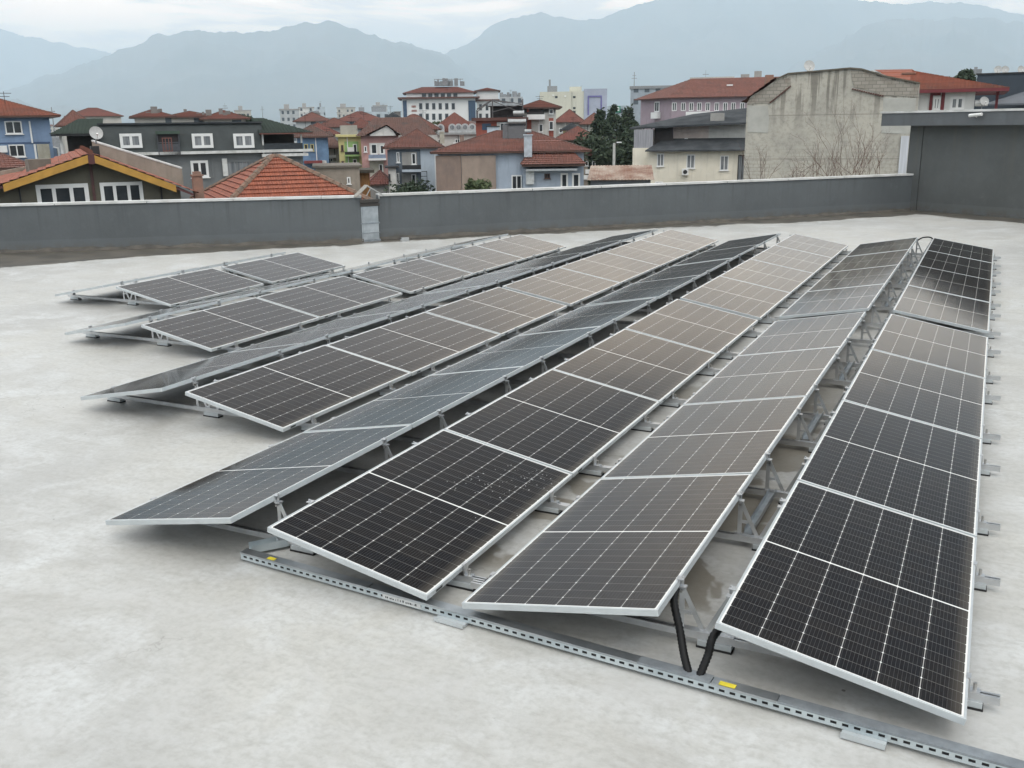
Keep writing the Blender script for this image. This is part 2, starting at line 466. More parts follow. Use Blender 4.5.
cope_m = mat('coping_white', (.60, .60, .59), .55, scale=2.5, c2=(.42, .42, .40))
def parapet(p, q, h, label):
    a = Vector((*p, 0)); b = Vector((*q, 0)); L = (b-a).length; e = (b-a)/L
    o = empty('parapet_wall', a, math.atan2(e.y, e.x)); tag(o, label, 'wall')
    m = MB(); N = max(8, int(L*2)); T = .2
    # gently uneven hand-rendered face
    MB().box(0, 0, -.3, L, T, h).build('wall', para_m, o)
    rr = random.Random(int(L)+3); xx = -.004
    while xx < L:
        x2 = min(L+.004, xx+rr.uniform(1.9, 2.1)); dz = rr.uniform(-.003, .004); dy = rr.uniform(-.004, .004)
        MB().box(xx, -.035+dy, h+dz, x2-.012, T+.03, h+.022+dz).box(xx+.001, -.038+dy, h-.03+dz, x2-.013, -.0345+dy, h+.018+dz).build('coping', cope_m, o)
        xx = x2
    rr = random.Random(int(L)); m = MB()
    # rounded mortar fillet at the foot
    pts = []
    n = int(L/.25); prev = None
    vs = []; fs = []
    for i in range(n+1):
        x = L*i/n; w = .05+.05*rr.random(); hh = .05+.05*rr.random()
        vs += [(x, -w, .002), (x, -w*.45, hh*.45), (x, -.002, hh)]
    for i in range(n):
        for j in (0, 1): a_ = i*3+j; fs.append((a_, a_+3, a_+4, a_+1))
    m.add(vs, fs).build('mortar_fillet', mat('dirty_mortar', (.10, .09, .075), .8, scale=3, c2=(.05, .045, .04), bump=.5), o, smooth=True)
    return o
parapet(PARA[0], PARA[1], 1.085, 'dark grey parapet wall with white coping, left of the metal chute')
parapet(PARA[2], PARA[3], 1.085, 'dark grey parapet wall with white coping, between metal chute and stair room')

# sheet metal chute in the gap between the parapets
galv = mat('galvanised_sheet', (.50, .53, .55), .38, .85, scale=5, c2=(.36, .39, .41), bump=.06, bscale=30)
galv_dull = mat('galvanised_dull', (.33, .36, .38), .5, .6, scale=9, c2=(.22, .24, .26))
dark = mat('black_rubber', (.015, .015, .016), .6)
ch = empty('metal_chute', (PARA[1][0]-.02, PARA[1][1]-.06, 0), math.atan2(PARA[2][1]-PARA[1][1], PARA[2][0]-PARA[1][0])-.28)
tag(ch, 'sheet metal chute closing the gap between the two grey parapets', 'chute')
MB().box(.03, .02, .0, .46, .22, .86).build('panel', galv, ch)
MB().box(.01, -.01, .42, .48, .018, .455).box(.01, -.01, .20, .48, .018, .215).box(.01, -.012, .0, .48, .018, .05).build('strap', galv_dull, ch)
MB().box(.0, -.02, .93, .49, .0, 1.0).box(.0, -.02, .84, .49, .0, .90).box(.02, .0, .84, .47, .2, 1.0).build('lintel', mat('dark_timber', (.05, .045, .04), .8), ch)
MB().bar((-.12, 0, 1.08), (.2, .02, 1.34), .22, .02).build('cap_board', mat('weathered_board', (.30, .28, .25), .8, scale=8), ch)
MB().bar((.2, .0, 1.33), (.62, .03, 1.08), .03, .03).bar((.18, .0, 1.1), (.3, .0, 1.28), .025, .02).bar((.5, .02, 1.1), (.5, .02, 1.0), .02, .02).build('strut', mat('grey_lath', (.36, .36, .35), .7), ch)
c0 = onz(407, 241, .0)
jb = MB().box(-.09, -.04, 0, .09, .05, .09).box(-.12, -.05, .02, -.09, .02, .05).build('junction_box', mat('grey_plastic', (.36, .37, .37), .5), loc=(c0.x, c0.y-.08, .0))
jb.rotation_euler.z = .8; tag(jb, 'small pale grey box on the floor against the grey parapet', 'box')

# stair room at the right
e = (Vector((*STAIR[1], 0))-Vector((*STAIR[0], 0))).normalized()
stair = empty('stair_room', (*STAIR[0], 0), math.atan2(e.y, e.x))
tag(stair, 'dark grey rooftop stair room with a flat overhanging roof', 'building')
sm = streaky('stair_room_render', (.094, .100, .100), (.074, .078, .076), (.105, .10, .085), 2.4, .7, .4)
MB().box(0, 0, -.3, .45, 5, 2.5).box(.47, .012, -.3, 18, 5, 2.5).box(.44, .03, -.3, .48, 4, 2.5).build('wall', sm, stair)
MB().box(-.68, -.5, 2.5, 18.6, 5.5, 2.9).build('roof_slab', mat('slab_render', (.105, .113, .12), .65, scale=1, var=.08, bump=.1), stair)
MB().box(-.71, -.53, 2.9, 18.6, 5.53, 2.925).box(-.713, -.535, 2.865, 18.6, -.503, 2.921).build('coping', cope_m, stair)
MB().tube([(2.35, -.62, 2.76), (2.72, -.60, 2.79)], .045, 10).bar((2.5, -.6, 2.76), (2.5, -.498, 2.72), .03).build('spotlight', mat('white_plastic', (.72, .72, .70), .4), stair)

# ------------------------------------------------------------------ solar panels
TILT = .1872; RG = .2916
XR = [-1.124, -3.8585, -6.5943, -9.4155, -12.1285]
V0 = [4.1335, 4.1302, 6.2423, 8.3784, 10.4248]
MG = [.2408, .129, .1131, .2282, .2079]
DZ = [-.001, -.0061, -.0057, -.007, -.0084]
DT = [-.0186, -.0101, -.0069, .0078, -.0074]
CNT = [(4, 4), (4, 4), (3, 4), (2, 3), (1, 1)]
ZH = H-2.3177
PITCH_Y = PL+.02
alu = mat('anodised_aluminium', (.52, .55, .56), .38, .35, scale=6, var=.05)
alu_b = mat('bare_aluminium', (.62, .63, .64), .3, .8, scale=6, var=.1)
steel = mat('bolt_steel', (.45, .44, .42), .3, .9)
glass_m = solar_glass()

# one panel; local x runs from the high edge down the slope, y along the row, top face at z=0
pan = empty('photovoltaic_module')
fr = MB(); w = .012; t_ = .035
fr.box(0, 0, -t_, w, PL, 0).box(PW-w, 0, -t_, PW, PL, 0).box(w, 0, -t_, PW-w, w, 0).box(w, PL-w, -t_, PW-w, PL, 0)
fr.box(w, w, -t_, w+.02, PL-w, -t_+.002).box(PW-w-.02, w, -t_, PW-w, PL-w, -t_+.002)
fo = fr.build('frame', alu, pan)
bv = fo.modifiers.new('b', 'BEVEL'); bv.width = .0012; bv.segments = 1
go_ = MB().box(w, w, -.008, PW-w, PL-w, -.0018).build('glass', glass_m, pan)
jb_ = MB().box(.30, PL/2-.03, -.03, .36, PL/2+.03, -.0085).box(.53, PL/2-.03, -.03, .59, PL/2+.03, -.0085).build('junction_box', dark, pan)
lab = MB().box(PW-.0001, .10, -.028, PW+.0012, .17, -.012).build('frame_sticker', dark, pan)

def copy_tree(o, parent=None):
    c = o.copy(); COL.objects.link(c); c.parent = parent
    for q in o.children: copy_tree(q, c)
    return c

ORD = ['nearest', 'second', 'third', 'fourth', 'fifth', 'sixth', 'seventh', 'farthest']
ROWN = ['rightmost row', 'second row from the right', 'third row from the right', 'fourth row from the right', 'fifth row from the right',
        'fifth row from the left', 'fourth row from the left', 'third row from the left', 'second row from the left', 'leftmost row']
first = True; PAN = {}
for t in range(5):
    n = sum(CNT[t])
    for side in (0, 1):
        row = 2*t+side
        for k in range(n):
            g2 = 1 if k >= CNT[t][0] else 0
            y0 = V0[t]+k*PITCH_Y+(MG[t] if g2 else 0)
            o = pan if first else copy_tree(pan); first = False
            PAN[row, k] = o
            tl = TILT+(DT[t] if g2 else 0)+rnd.uniform(-.0025, .0025)
            zz_ = ZH+(DZ[t] if g2 else 0)+rnd.uniform(-.0012, .0012)
            rx = rnd.uniform(-.0022, .0022)
            if side == 0: o.location = (XR[t]+RG/2, y0, zz_); o.rotation_euler = (rx, tl, 0)
            else: o.location = (XR[t]-RG/2, y0+PL, zz_); o.rotation_euler = (rx, tl, math.pi)
            if n == 8: nm = ORD[k]
            elif n <= 2: nm = ['nearer', 'farther'][k]
            else: nm = ORD[k] if k < n-1 else 'farthest'
            face = 'right-sloping' if side == 0 else 'left-sloping'
            cnt = '' if nm in ('nearest', 'nearer', 'farther', 'farthest') else ' from the near end'
            tag(o, '%s dark solar panel, %s%s of the %s' % (face, nm, cnt, ROWN[row]), 'solar panel', 'solar panels tilted in rows on the roof')

# bird droppings splashed over the nearest panel of the third row
rr = random.Random(5); dm = MB()
def fleck(x, y, s):
    n = rr.randint(4, 7); a0 = rr.random()*6
    pts = [(x+math.cos(a0+6.283*i/n)*s*rr.uniform(.4, 1.2), y+math.sin(a0+6.283*i/n)*s*rr.uniform(.4, 1.5), -.0010) for i in range(n)]
    dm.add(pts, [tuple(range(n))])
for cx_, cy_, sx_, sy_, n in ((.93, 1.86, .06, .08, 34), (.80, 1.62, .10, .16, 44), (.62, 1.50, .07, .12, 22), (.95, 1.55, .08, .14, 14), (.7, 1.0, .2, .4, 12)):
    for i in range(n): fleck(min(1.1, rr.gauss(cx_, sx_)), min(2.06, rr.gauss(cy_, sy_)), rr.choice((.0016, .0022, .003, .0045, .006)))
tag(dm.build('bird_droppings', mat('white_splash', (.40, .40, .39), .8), PAN[2, 0]), kind='stuff')

# base rails with feet, brackets and clamps
CW = PW*math.cos(TILT); SN = PW*math.sin(TILT)
XL = RG/2+CW            # low edge distance from the ridge line
def bracket_mb(s):
    m = MB(); x = s*(RG/2-.018); zt = ZH-.045; f = s*(RG/2-.115)
    # flat bar up to the frame, slanting bar, cross tie, foot plate
    m.bar((x, 0, .082), (x, 0, zt), .028, .005, (0, 1, 0))
    m.bar((f-s*.02, .0, .084), (x-s*.006, .0, zt-.012), .026, .005, (0, 1, 0))
    m.bar((x, .0, .175), (x-s*.055, 0, .175), .018, .012, (0, 1, 0))
    m.box(min(x, f)-.03, -.022, .080, max(x, f)+.03, .022, .086)
    m.box(x-.022, -.02, zt-.004, x+.022, .02, zt+.006)
    return m
rail = empty('base_rail')
MB().box(-XL-.14, -.02, .042, XL+.14, -.017, .08).box(-XL-.14, .017, .042, XL+.14, .02, .08).box(-XL-.14, -.017, .042, XL+.14, .017, .045)\
    .box(-XL-.14, -.017, .0785, XL+.14, -.006, .08).box(-XL-.14, .006, .0785, XL+.14, .017, .08).build('rail', alu_b, rail)
for fx in (-XL+.02, .06, XL-.02):
    fb_ = MB().box(fx-.09, -.032, .012, fx+.09, .032, .041).build('foot_block', alu, rail)
    MB().box(fx-.095, -.035, 0, fx+.095, .035, .0115).build('rubber_pad', dark, fb_)
for s in (-1, 1):
    br = bracket_mb(s).build('ridge_bracket', alu_b, rail)
    MB().tube([(s*(RG/2-.018), -.03, ZH-.06), (s*(RG/2-.018), .02, ZH-.06)], .008, 6).build('bolt', steel, br)
    # clamp hooked over the high frame edge
    xh = s*RG/2
    MB().box(min(xh-s*.028, xh+s*.012), -.022, ZH+.0015, max(xh-s*.028, xh+s*.012), .022, ZH+.006).box(min(xh-s*.004, xh-s*.01), -.02, ZH-.05, max(xh-s*.004, xh-s*.01), .02, ZH+.001)\
        .tube([(xh-s*.019, 0, ZH-.03), (xh-s*.019, 0, ZH+.017)], .007, 6).build('end_clamp', alu_b, rail)
    xl = s*XL; zl = ZH-SN
    lb = MB().box(min(xl+s*.004, xl+s*.010), -.025, .0805, max(xl+s*.004, xl+s*.010), .025, zl+.004).box(min(xl-s*.010, xl+s*.010), -.022, zl+.004, max(xl-s*.01, xl+s*.01), .022, zl+.009)\
        .box(min(xl+s*.01, xl+s*.055), -.025, .0805, max(xl+s*.01, xl+s*.055), .025, .088).build('low_bracket', alu_b, rail)
    MB().tube([(xl+s*.03, 0, .088), (xl+s*.03, 0, .125)], .010, 6).build('bolt', steel, lb)
PAIR = ['rightmost row pair', 'second row pair from right', 'middle row pair', 'second row pair from left', 'leftmost row pair']
first = True
for t in range(5):
    n = sum(CNT[t])
    for k in range(n):
        off = MG[t] if k >= CNT[t][0] else 0
        for j, s in enumerate((.19, .79)):
            o = rail if first else copy_tree(rail); first = False
            o.location = (XR[t], V0[t]+off+(k+s)*PITCH_Y+rnd.uniform(-.03, .03), rnd.uniform(-.0005, .0005))
            o.rotation_euler.z = rnd.uniform(-.004, .004)
            nm = (['nearer', 'farther'][k] if n <= 2 else (ORD[k] if k < n-1 else 'farthest'))
            tag(o, 'aluminium rail under the %s half of the %s panels, %s' % (['near', 'far'][j], nm, PAIR[t]), 'rail', 'base rails crossing under the panel rows')

# channel bars lying along the ridge, bridging neighbouring rails
k_ = 0
for t in range(3):
    for k in range(0, sum(CNT[t])-1):
        if k == CNT[t][0]-1: continue
        off = MG[t] if k >= CNT[t][0] else 0
        y0 = V0[t]+off+(k+.79)*PITCH_Y+.03; y1 = V0[t]+off+(k+1.19)*PITCH_Y-.03
        m = MB(); x = XR[t]-RG/2+.045
        for a, b_, c_, d_ in ((0, .0, .052, .003), (0, 0, .003, .04), (.049, 0, .052, .04)):
            m.box(x+a, y0, .088+b_, x+c_, y1, .088+d_)
        o = m.build('connecting_channel', galv)
        tag(o, 'metal channel bridging the rails between %s and %s panels, %s' % (ORD[k], ORD[k+1], PAIR[t]), 'channel', 'metal channels bridging rails along the ridges')

# slotted cable tray along the near ends
A = Vector((-4.07, 4.26, 0)); B = Vector((1.35, 3.92, 0)); L = (B-A).length
tr = empty('cable_tray', A, math.atan2(B.y-A.y, B.x-A.x)); tag(tr, 'slotted galvanised cable tray along the near ends of the rows', 'cable tray')
TZ = .022; TH = .047; TW = .058
galv_l = mat('galvanised_light', (.62, .68, .70), .36, .75, scale=4, c2=(.48, .54, .57), bump=.05, bscale=20)
m = MB(); p_ = .052
m.box(0, 0, TZ, L, .002, TZ+.015).box(0, 0, TZ+.029, L, .002, TZ+TH)
nn = int(L/p_)
for i in range(nn+1):
    x = i*p_
    m.box(x, .0, TZ+.015, min(L, x+.024), .002, TZ+.029)
m.box(0, .002, TZ, L, TW, TZ+.002).box(0, TW-.002, TZ+.002, L, TW, TZ+TH)
m.build('tray_body', galv_l, tr)
MB().box(.0, .006, TZ+.003, L, .010, TZ+.042).build('slot_shade_strip', dark, tr)  # thin black strip behind the slots, painting the dark tray interior
for a, b_, z_ in ((.0, 1.02, 0), (1.03, 2.72, .001), (2.722, 3.10, .004), (3.104, 3.42, 0), (3.424, L, .0015)):
    MB().box(a, -.002, TZ+TH+z_, b_, TW+.003, TZ+TH+.003+z_).box(a, -.004, TZ+TH-.009+z_, b_, -.0021, TZ+TH+.003+z_).build('lid', galv if a < 3.3 and a != 2.722 else galv_dull, tr)
for fx in (1.52, 3.72, 5.1):
    fb_ = MB().box(fx, -.045, .006, fx+.19, .05, .021).box(fx, -.047, .006, fx+.19, -.044, .034).build('foot_block', alu, tr)
MB().box(.22, .004, TZ+TH+.0036, .28, .036, TZ+TH+.0046).build('yellow_sticker', mat('yellow_label', (.75, .62, .05), .4), tr)
MB().box(3.14, .0, TZ+TH+.0046, 3.22, .034, TZ+TH+.0056).build('yellow_sticker', _m['yellow_label'], tr)
MB().box(1.13, -.0012, TZ+.004, 1.40, -.0002, TZ+.036).build('white_sticker', mat('paper_label', (.60, .61, .60), .5), tr)
m = MB()
rr = random.Random(2); x = 1.15
while x < 1.38:
    q = rr.choice((.006, .009, .004)); m.box(x, -.0018, TZ+.014, x+q, -.0013, TZ+.014+rr.choice((.011, .014, .008))); x += q+rr.choice((.004, .012))
m.build('print_marks', dark, tr)
# short return leg of the tray running towards the panels
a0 = Vector((-4.06, 4.35, 0)); b0 = Vector((-3.77, 4.74, 0))
t2 = empty('cable_tray', a0, math.atan2(b0.y-a0.y, b0.x-a0.x)); tag(t2, 'short open tray piece joining the left end of the long slotted tray', 'cable tray')
MB().box(0, 0, TZ, .62, .08, TZ+.002).box(0, 0, TZ+.002, .62, .002, TZ+.05).box(0, .078, TZ+.002, .62, .08, TZ+.05).build('tray_body', galv_l, t2)
MB().box(.18, -.002, TZ+.05, .62, .083, TZ+.053).build('lid', galv, t2)

def cable(pts, rad, name, label, cat, ribs=True, group=None):
    # smooth path through the points
    P = [Vector(p) for p in pts]; out = []
    for i in range(len(P)-1):
        p0, p1, p2, p3 = P[max(i-1, 0)], P[i], P[i+1], P[min(i+2, len(P)-1)]
        for k in range(14):
            t = k/14
            out.append(.5*((2*p1)+(p2-p0)*t+(2*p0-5*p1+4*p2-p3)*t*t+(3*p1-p0-3*p2+p3)*t**3))
    out.append(P[-1])
    m = MB(); m.tube(out, [rad*(1.0 if (i % 2 or not ribs) else .86) for i in range(len(out))], 10)
    o = m.build(name, mat('black_conduit', (.007, .007, .0075), .55, spec=.25), smooth=True)
    tag(o, label, cat, group)
cable([(-1.29, 4.56, .315), (-1.265, 4.40, .285), (-1.19, 4.264, .20), (-1.139, 4.174, .12), (-1.094, 4.112, .06)], .022, 'conduit', 'black corrugated conduit curving down from the second row into the tray', 'conduit')
cable([(-.93, 4.46, .285), (-1.003, 4.23, .24), (-1.019, 4.174, .15), (-1.042, 4.107, .06)], .022, 'conduit', 'black corrugated conduit dropping from the rightmost row into the tray', 'conduit')
yE = V0[0]+8*PITCH_Y+MG[0]
cable([(XR[0]-.16, yE-.3, .30), (XR[0]-.05, yE-.22, .37), (XR[0]+.1, yE-.2, .38), (XR[0]+.2, yE-.3, .30)], .014, 'conduit', 'thin black conduit arching over the far ridge gap of the rightmost rows', 'conduit', False)

# ------------------------------------------------------------------ the town
white_f = mat('window_white', (.70, .70, .69), .4, var=.03)
brown_f = mat('window_brown', (.10, .05, .035), .5)
paneM = mat('window_glass', (.022, .026, .03), .08, scale=.8, var=.2, c2=(.05, .055, .06))
curtain = mat('window_curtain', (.25, .26, .27), .25, scale=1.5, c2=(.10, .11, .12), stretch=(4, 4, .3))
red_a = tile_mat('clay_tiles', (.215, .085, .062), (.155, .065, .05), (.10, .062, .052))
red_b = tile_mat('clay_tiles_bright', (.33, .10, .055), (.235, .075, .045), (.12, .07, .055), moss=.15)
red_c = tile_mat('clay_tiles_brown', (.22, .075, .055), (.16, .06, .045), (.10, .055, .045))
red_d = tile_mat('clay_tiles_aged', (.17, .09, .07), (.125, .07, .058), (.09, .075, .065), moss=.5)
darkroof = mat('dark_roof_sheet', (.03, .034, .038), .85, spec=.15, scale=.6, c2=(.065, .07, .075))
metal_d = mat('dark_metal', (.03, .03, .032), .5, .3)

def roof_face(m, a, b, c, d_, th=.36, lift=.05, flat=False):
    """tile courses on the face a,b (eave, left to right) to d,c (top); c==d for a triangle"""
    a, b, c, d_ = map(Vector, (a, b, c, d_))
    nrm = (b-a).cross(((c+d_)/2)-a).normalized()
    if nrm.z < 0: nrm = -nrm
    e = (b-a).normalized()
    slope = (((c+d_)/2-a)-e*(((c+d_)/2-a).dot(e))).length
    n = 1 if flat else max(2, int(slope/th)); uv = []
    for k in range(n):
        t0, t1 = k/n, (k+1)/n
        l0 = a.lerp(d_, t0); r_0 = b.lerp(c, t0); l1 = a.lerp(d_, t1); r1 = b.lerp(c, t1)
        lf = nrm*(0 if flat else lift)
        base = len(m.v)
        m.v += [tuple(l0+lf), tuple(r_0+lf), tuple(r1), tuple(l1), tuple(l0), tuple(r_0)]
        def U(p, vv): return ((p-a).dot(e), vv)
        if (r1-l1).length < .02:
            m.f.append((base, base+1, base+2)); m.mi.append(0); uv.append([U(l0, t0*slope), U(r_0, t0*slope), U(r1, t1*slope)])
        else:
            m.f.append((base, base+1, base+2, base+3)); m.mi.append(0); uv.append([U(l0, t0*slope), U(r_0, t0*slope), U(r1, t1*slope-.001), U(l1, t1*slope-.001)])
        if not flat:
            m.f.append((base+4, base+5, base+1, base)); m.mi.append(0); uv.append([U(l0, t0*slope+.01)]*4)
    m.uv = (m.uv or [])+uv

def ridge_mb(segs, r=.09):
    m = MB()
    for a, b in segs:
        a = Vector(a); b = Vector(b); n = max(2, int((b-a).length/.4))
        for i in range(n):
            m.tube([a.lerp(b, i/n), a.lerp(b, (i+1)/n)], [r*1.08, r*.9], 6)
    return m


BLD = {}
class Bld:
    def __init__(s, name, label, cat, L, Rr, depth, wallm, ytop=None, ztop=None, group=None, zb=ZG, body=True):
        (xl, Dl), (xr, Dr) = L, Rr
        cs = lambda p: math.cos(math.atan((p-512)/F))
        cm = cs((xl+xr)/2); Dl = Dr = (Dl+Dr)/2; Dl *= cs(xl)/cm; Dr *= cs(xr)/cm      # faces turned towards the terrace
        p = at(xl, 125, Dl); q = at(xr, 125, Dr)
        s.a = math.atan2(q.y-p.y, q.x-p.x); s.W = math.hypot(q.x-p.x, q.y-p.y); s.d = depth
        s.P = Vector((p.x, p.y, zb)); s.e = Vector((math.cos(s.a), math.sin(s.a), 0)); s.b = Vector((-s.e.y, s.e.x, 0))
        s.root = empty(name, s.P, s.a); tag(s.root, label, cat, group)
        BLD[s.root.name] = s
        s.H = (ztop if ztop is not None else at(xl, ytop, Dl).z)-zb
        if not body or s.W > 60 or name not in ('house', 'apartment_building') or any(q in label for q in ('gable wall', 'light blue house', 'cream house with', 'mansard', 'maroon', 'dark blue grey', 'pale blue house', 'pink house with', 'pale flat', 'lavender', 'pergola')): BLD.pop(s.root.name, None)
        if body: s.wall = MB().box(0, 0, 0, s.W, depth, s.H).build('wall', wallm, s.root)
        s.wm = wallm
    def uv(s, px, py, face='front', off=0):
        v = ray(px, py)
        n, o = {'front': (-s.b, s.P-s.b*off), 'right': (s.e, s.P+s.e*(s.W+off)), 'left': (-s.e, s.P-s.e*off)}[face]
        t = (o-CAM).dot(n)/v.dot(n); X = CAM+v*t-s.P
        return (X.dot(s.e) if face == 'front' else X.dot(s.b)), X.z
    def fbox(s, m, face, u0, z0, u1, z1, o0, o1):
        """box on a face: u along, o outward distance"""
        if face == 'front': m.box(u0, -o1, z0, u1, -o0, z1)
        elif face == 'right': m.box(s.W+o0, u0, z0, s.W+o1, u1, z1)
        else: m.box(-o1, u0, z0, -o0, u1, z1)
    def rect(s, face, x0, y0, x1, y1, off=0):
        cx, cy = (x0+x1)/2, (y0+y1)/2
        ul, z = s.uv(x0, cy, face, off); ur, _ = s.uv(x1, cy, face, off); _, zt = s.uv(cx, y0, face, off); _, zb = s.uv(cx, y1, face, off)
        return min(ul, ur), min(zb, zt), max(ul, ur), max(zb, zt)
    def win(s, x0, y0, x1, y1, n=2, face='front', fm=None, pm=None, fw_=.09, off=0, sill=True, rows=1):
        u0, z0, u1, z1 = s.rect(face, x0, y0, x1, y1, off)
        return s.winr(u0, z0, u1, z1, n, face, fm, pm, fw_, off, sill, rows)
    def winr(s, u0, z0, u1, z1, n=2, face='front', fm=None, pm=None, fw_=.09, off=0, sill=True, rows=1):
        m = MB(); f = fw_
        for a in ((u0, z0, u1, z0+f), (u0, z1-f, u1, z1), (u0, z0+f, u0+f, z1-f), (u1-f, z0+f, u1, z1-f)):
            s.fbox(m, face, *a, off+.003, off+.09)
        for i in range(1, n):
            c = u0+(u1-u0)*i/n; s.fbox(m, face, c-f*.45, z0+f, c+f*.45, z1-f, off+.003, off+.08)
        if sill: s.fbox(m, face, u0-.08, z0-.06, u1+.08, z0-.002, off+.003, off+.16)
        w = m.build('window', fm or white_f, s.root)
        m = MB(); s.fbox(m, face, u0+f*.9, z0+f*.9, u1-f*.9, z1-f*.9, off+.002, off+.03)
        m.build('pane', pm or paneM, w)
        return w
    def part(s, name, m_, face, x0, y0, x1, y1, o0=.003, o1=.08):
        u0, z0, u1, z1 = s.rect(face, x0, y0, x1, y1)
        m = MB(); s.fbox(m, face, u0, z0, u1, z1, o0, o1); return m.build(name, m_, s.root)
    def fitments(s, seed):
        rr = random.Random(seed); u = rr.uniform(.15, .85)*s.W
        MB().box(u, -.14, 0, u+.09, -.004, s.H-.02).build('downpipe', _m['window_white'] if seed % 2 else _m['dark_metal'], s.root)
        for k in range(rr.choice((1, 2))):
            u = rr.uniform(.08, .85)*s.W; z = s.H-rr.uniform(1.6, 3.2)
            MB().box(u, -.38, z, u+.75, -.004, z+.5).build('air_conditioner', _m['window_white'], s.root)
        u = rr.uniform(.3, .7)*s.W; y = s.d*rr.uniform(.3, .6); z = s.H+rr.uniform(2.0, 3.0)
        MB().box(u, y, s.H, u+.04, y+.04, z).box(u-.5, y, z-.15, u+.55, y+.03, z-.11).box(u-.35, y, z-.4, u+.4, y+.03, z-.36).build('roof_aerial', _m['dark_metal'], s.root)
    def hip(s, rh, ov=.5, tm=None, r0=None, r1=None, ry=None, name='roof', soffit=None, x0=0, x1=None, y0=0, y1=None, z=None, flat=False, ridge=True):
        x1 = s.W if x1 is None else x1; y1 = s.d if y1 is None else y1; z = s.H if z is None else z
        X0, X1, Y0, Y1 = x0-ov, x1+ov, y0-ov, y1+ov
        w = X1-X0; dp = Y1-Y0
        ry = (Y0+Y1)/2 if ry is None else ry
        hw = min(w, dp)/2
        r0 = X0+hw if r0 is None else r0; r1 = X1-hw if r1 is None else r1
        if r1 < r0: r0 = r1 = (r0+r1)/2
        z += .12
        A_, B_, C_, D_ = (X0, Y0, z), (X1, Y0, z), (X1, Y1, z), (X0, Y1, z); e0, e1 = (r0, ry, z+rh), (r1, ry, z+rh)
        m = MB()
        roof_face(m, A_, B_, e1, e0, flat=flat); roof_face(m, B_, C_, e1, e1, flat=flat); roof_face(m, C_, D_, e0, e1, flat=flat); roof_face(m, D_, A_, e0, e0, flat=flat)
        ro = m.build(name, tm or red_a, s.root)
        if soffit is not False:
            MB().box(X0+.02, Y0+.02, z-.12, X1-.02, Y1-.02, z-.003).build('eaves', soffit or _m['window_brown'], ro)
        if ridge:
            ridge_mb([(A_, e0), (B_, e1), (C_, e1), (D_, e0)]+([(e0, e1)] if r1-r0 > .1 else [])).build('ridge_tiles', tm or red_a, ro)
        return ro


def chimney(px, py0, py1, D, w, label, m_=None, cap=True):
    a = at(px, py1, D); b = at(px, py0, D)
    o = empty('chimney', a, -YAW-math.atan((px-512)/F)+.15); tag(o, label, 'chimney')
    MB().box(-w/2, -w/2, -.5, w/2, w/2, b.z-a.z).build('stack', m_, o)
    if cap: MB().box(-w*.62, -w*.62, b.z-a.z+.001, w*.62, w*.62, b.z-a.z+.07).box(-w*.4, -w*.4, b.z-a.z+.071, w*.4, w*.4, b.z-a.z+.2).build('cap', m_, o)
    return o
def chimney_on(b, px, py0, py1, D, w, m_):
    a = at(px, py1, D)-b.P; t = at(px, py0, D).z-b.P.z; x = a.dot(b.e); y = a.dot(b.b); z = a.z
    c = MB().box(x-w/2, y-w/2, z-.6, x+w/2, y+w/2, t).box(x-w*.6, y-w*.6, t+.001, x+w*.6, y+w*.6, t+.09).build('chimney', m_, b.root)
    return c
def dish(px, py, D, r, label, az=0, parent=None):
    p = at(px, py, D); o = empty('satellite_dish', p, -YAW-math.atan((px-512)/F)+az); tag(o, label, 'satellite dish')
    m = MB(); n = 18; k = 5; vs = []; fs = []
    for j in range(k+1):
        q = j/k
        for i in range(n):
            a = 2*math.pi*i/n; vs.append((math.cos(a)*r*q, -.28*r*q*q*1.0, math.sin(a)*r*q*1.08))
    for j in range(k):
        for i in range(n): fs.append((j*n+i, j*n+(i+1) % n, (j+1)*n+(i+1) % n, (j+1)*n+i))
    vs += [(x, y+.015, z) for x, y, z in vs]; off = n*(k+1)
    fs += [tuple(q+off for q in f[::-1]) for f in fs]
    m.add(vs, fs); di = m.build('reflector', mat('dish_grey', (.42, .42, .41), .6, scale=5, var=.1), o)
    di.rotation_euler.x = R(-25)
    MB().bar((0, .02, 0), (0, .25, -.12), .04).bar((0, .25, .1), (0, .25, -r*1.6), .05).bar((0, -.1, -r*.9), (0, -r*.95, -.05), .02).build('mount', mat('grey_pole', (.30, .31, .32), .5, .4), o)
    MB().tube([(0, -r*.92, -.06), (0, -r*1.08, 0)], .04, 8).build('receiver', _m['window_white'], o)
    return o

# --- blue house at the far left
blue = mat('blue_render', (.19, .27, .40), .8, scale=.8, var=.1)
b = Bld('house', 'blue rendered house with red hip roof at the left edge of the view', 'house', (-42, 78), (50, 74), 9, blue, ytop=118)
b.hip(1.35, .75, red_b)
b.win(5, 121, 22, 134, 2, fm=white_f); b.win(9, 144.5, 25, 157, 2); b.win(-24, 121, -8, 134, 2)
b.part('downpipe', white_f, 'front', 30, 121, 31.6, 143, .003, .12)
b.part('floor_band', mat('blue_band', (.07, .11, .20), .8), 'front', -42, 142.5, 50, 144, .003, .05)
b.part('downpipe', white_f, 'front', 34.5, 144, 36.5, 160, .003, .12)
b.part('garage_wall', mat('beige_render', (.42, .40, .33), .85, scale=1), 'front', 37.5, 144, 50, 160, .003, .05)
b.win(52, 147, 58, 159, 1, face='right')
chimney_on(b, 22, 108, 114, 81, .35, red_a)

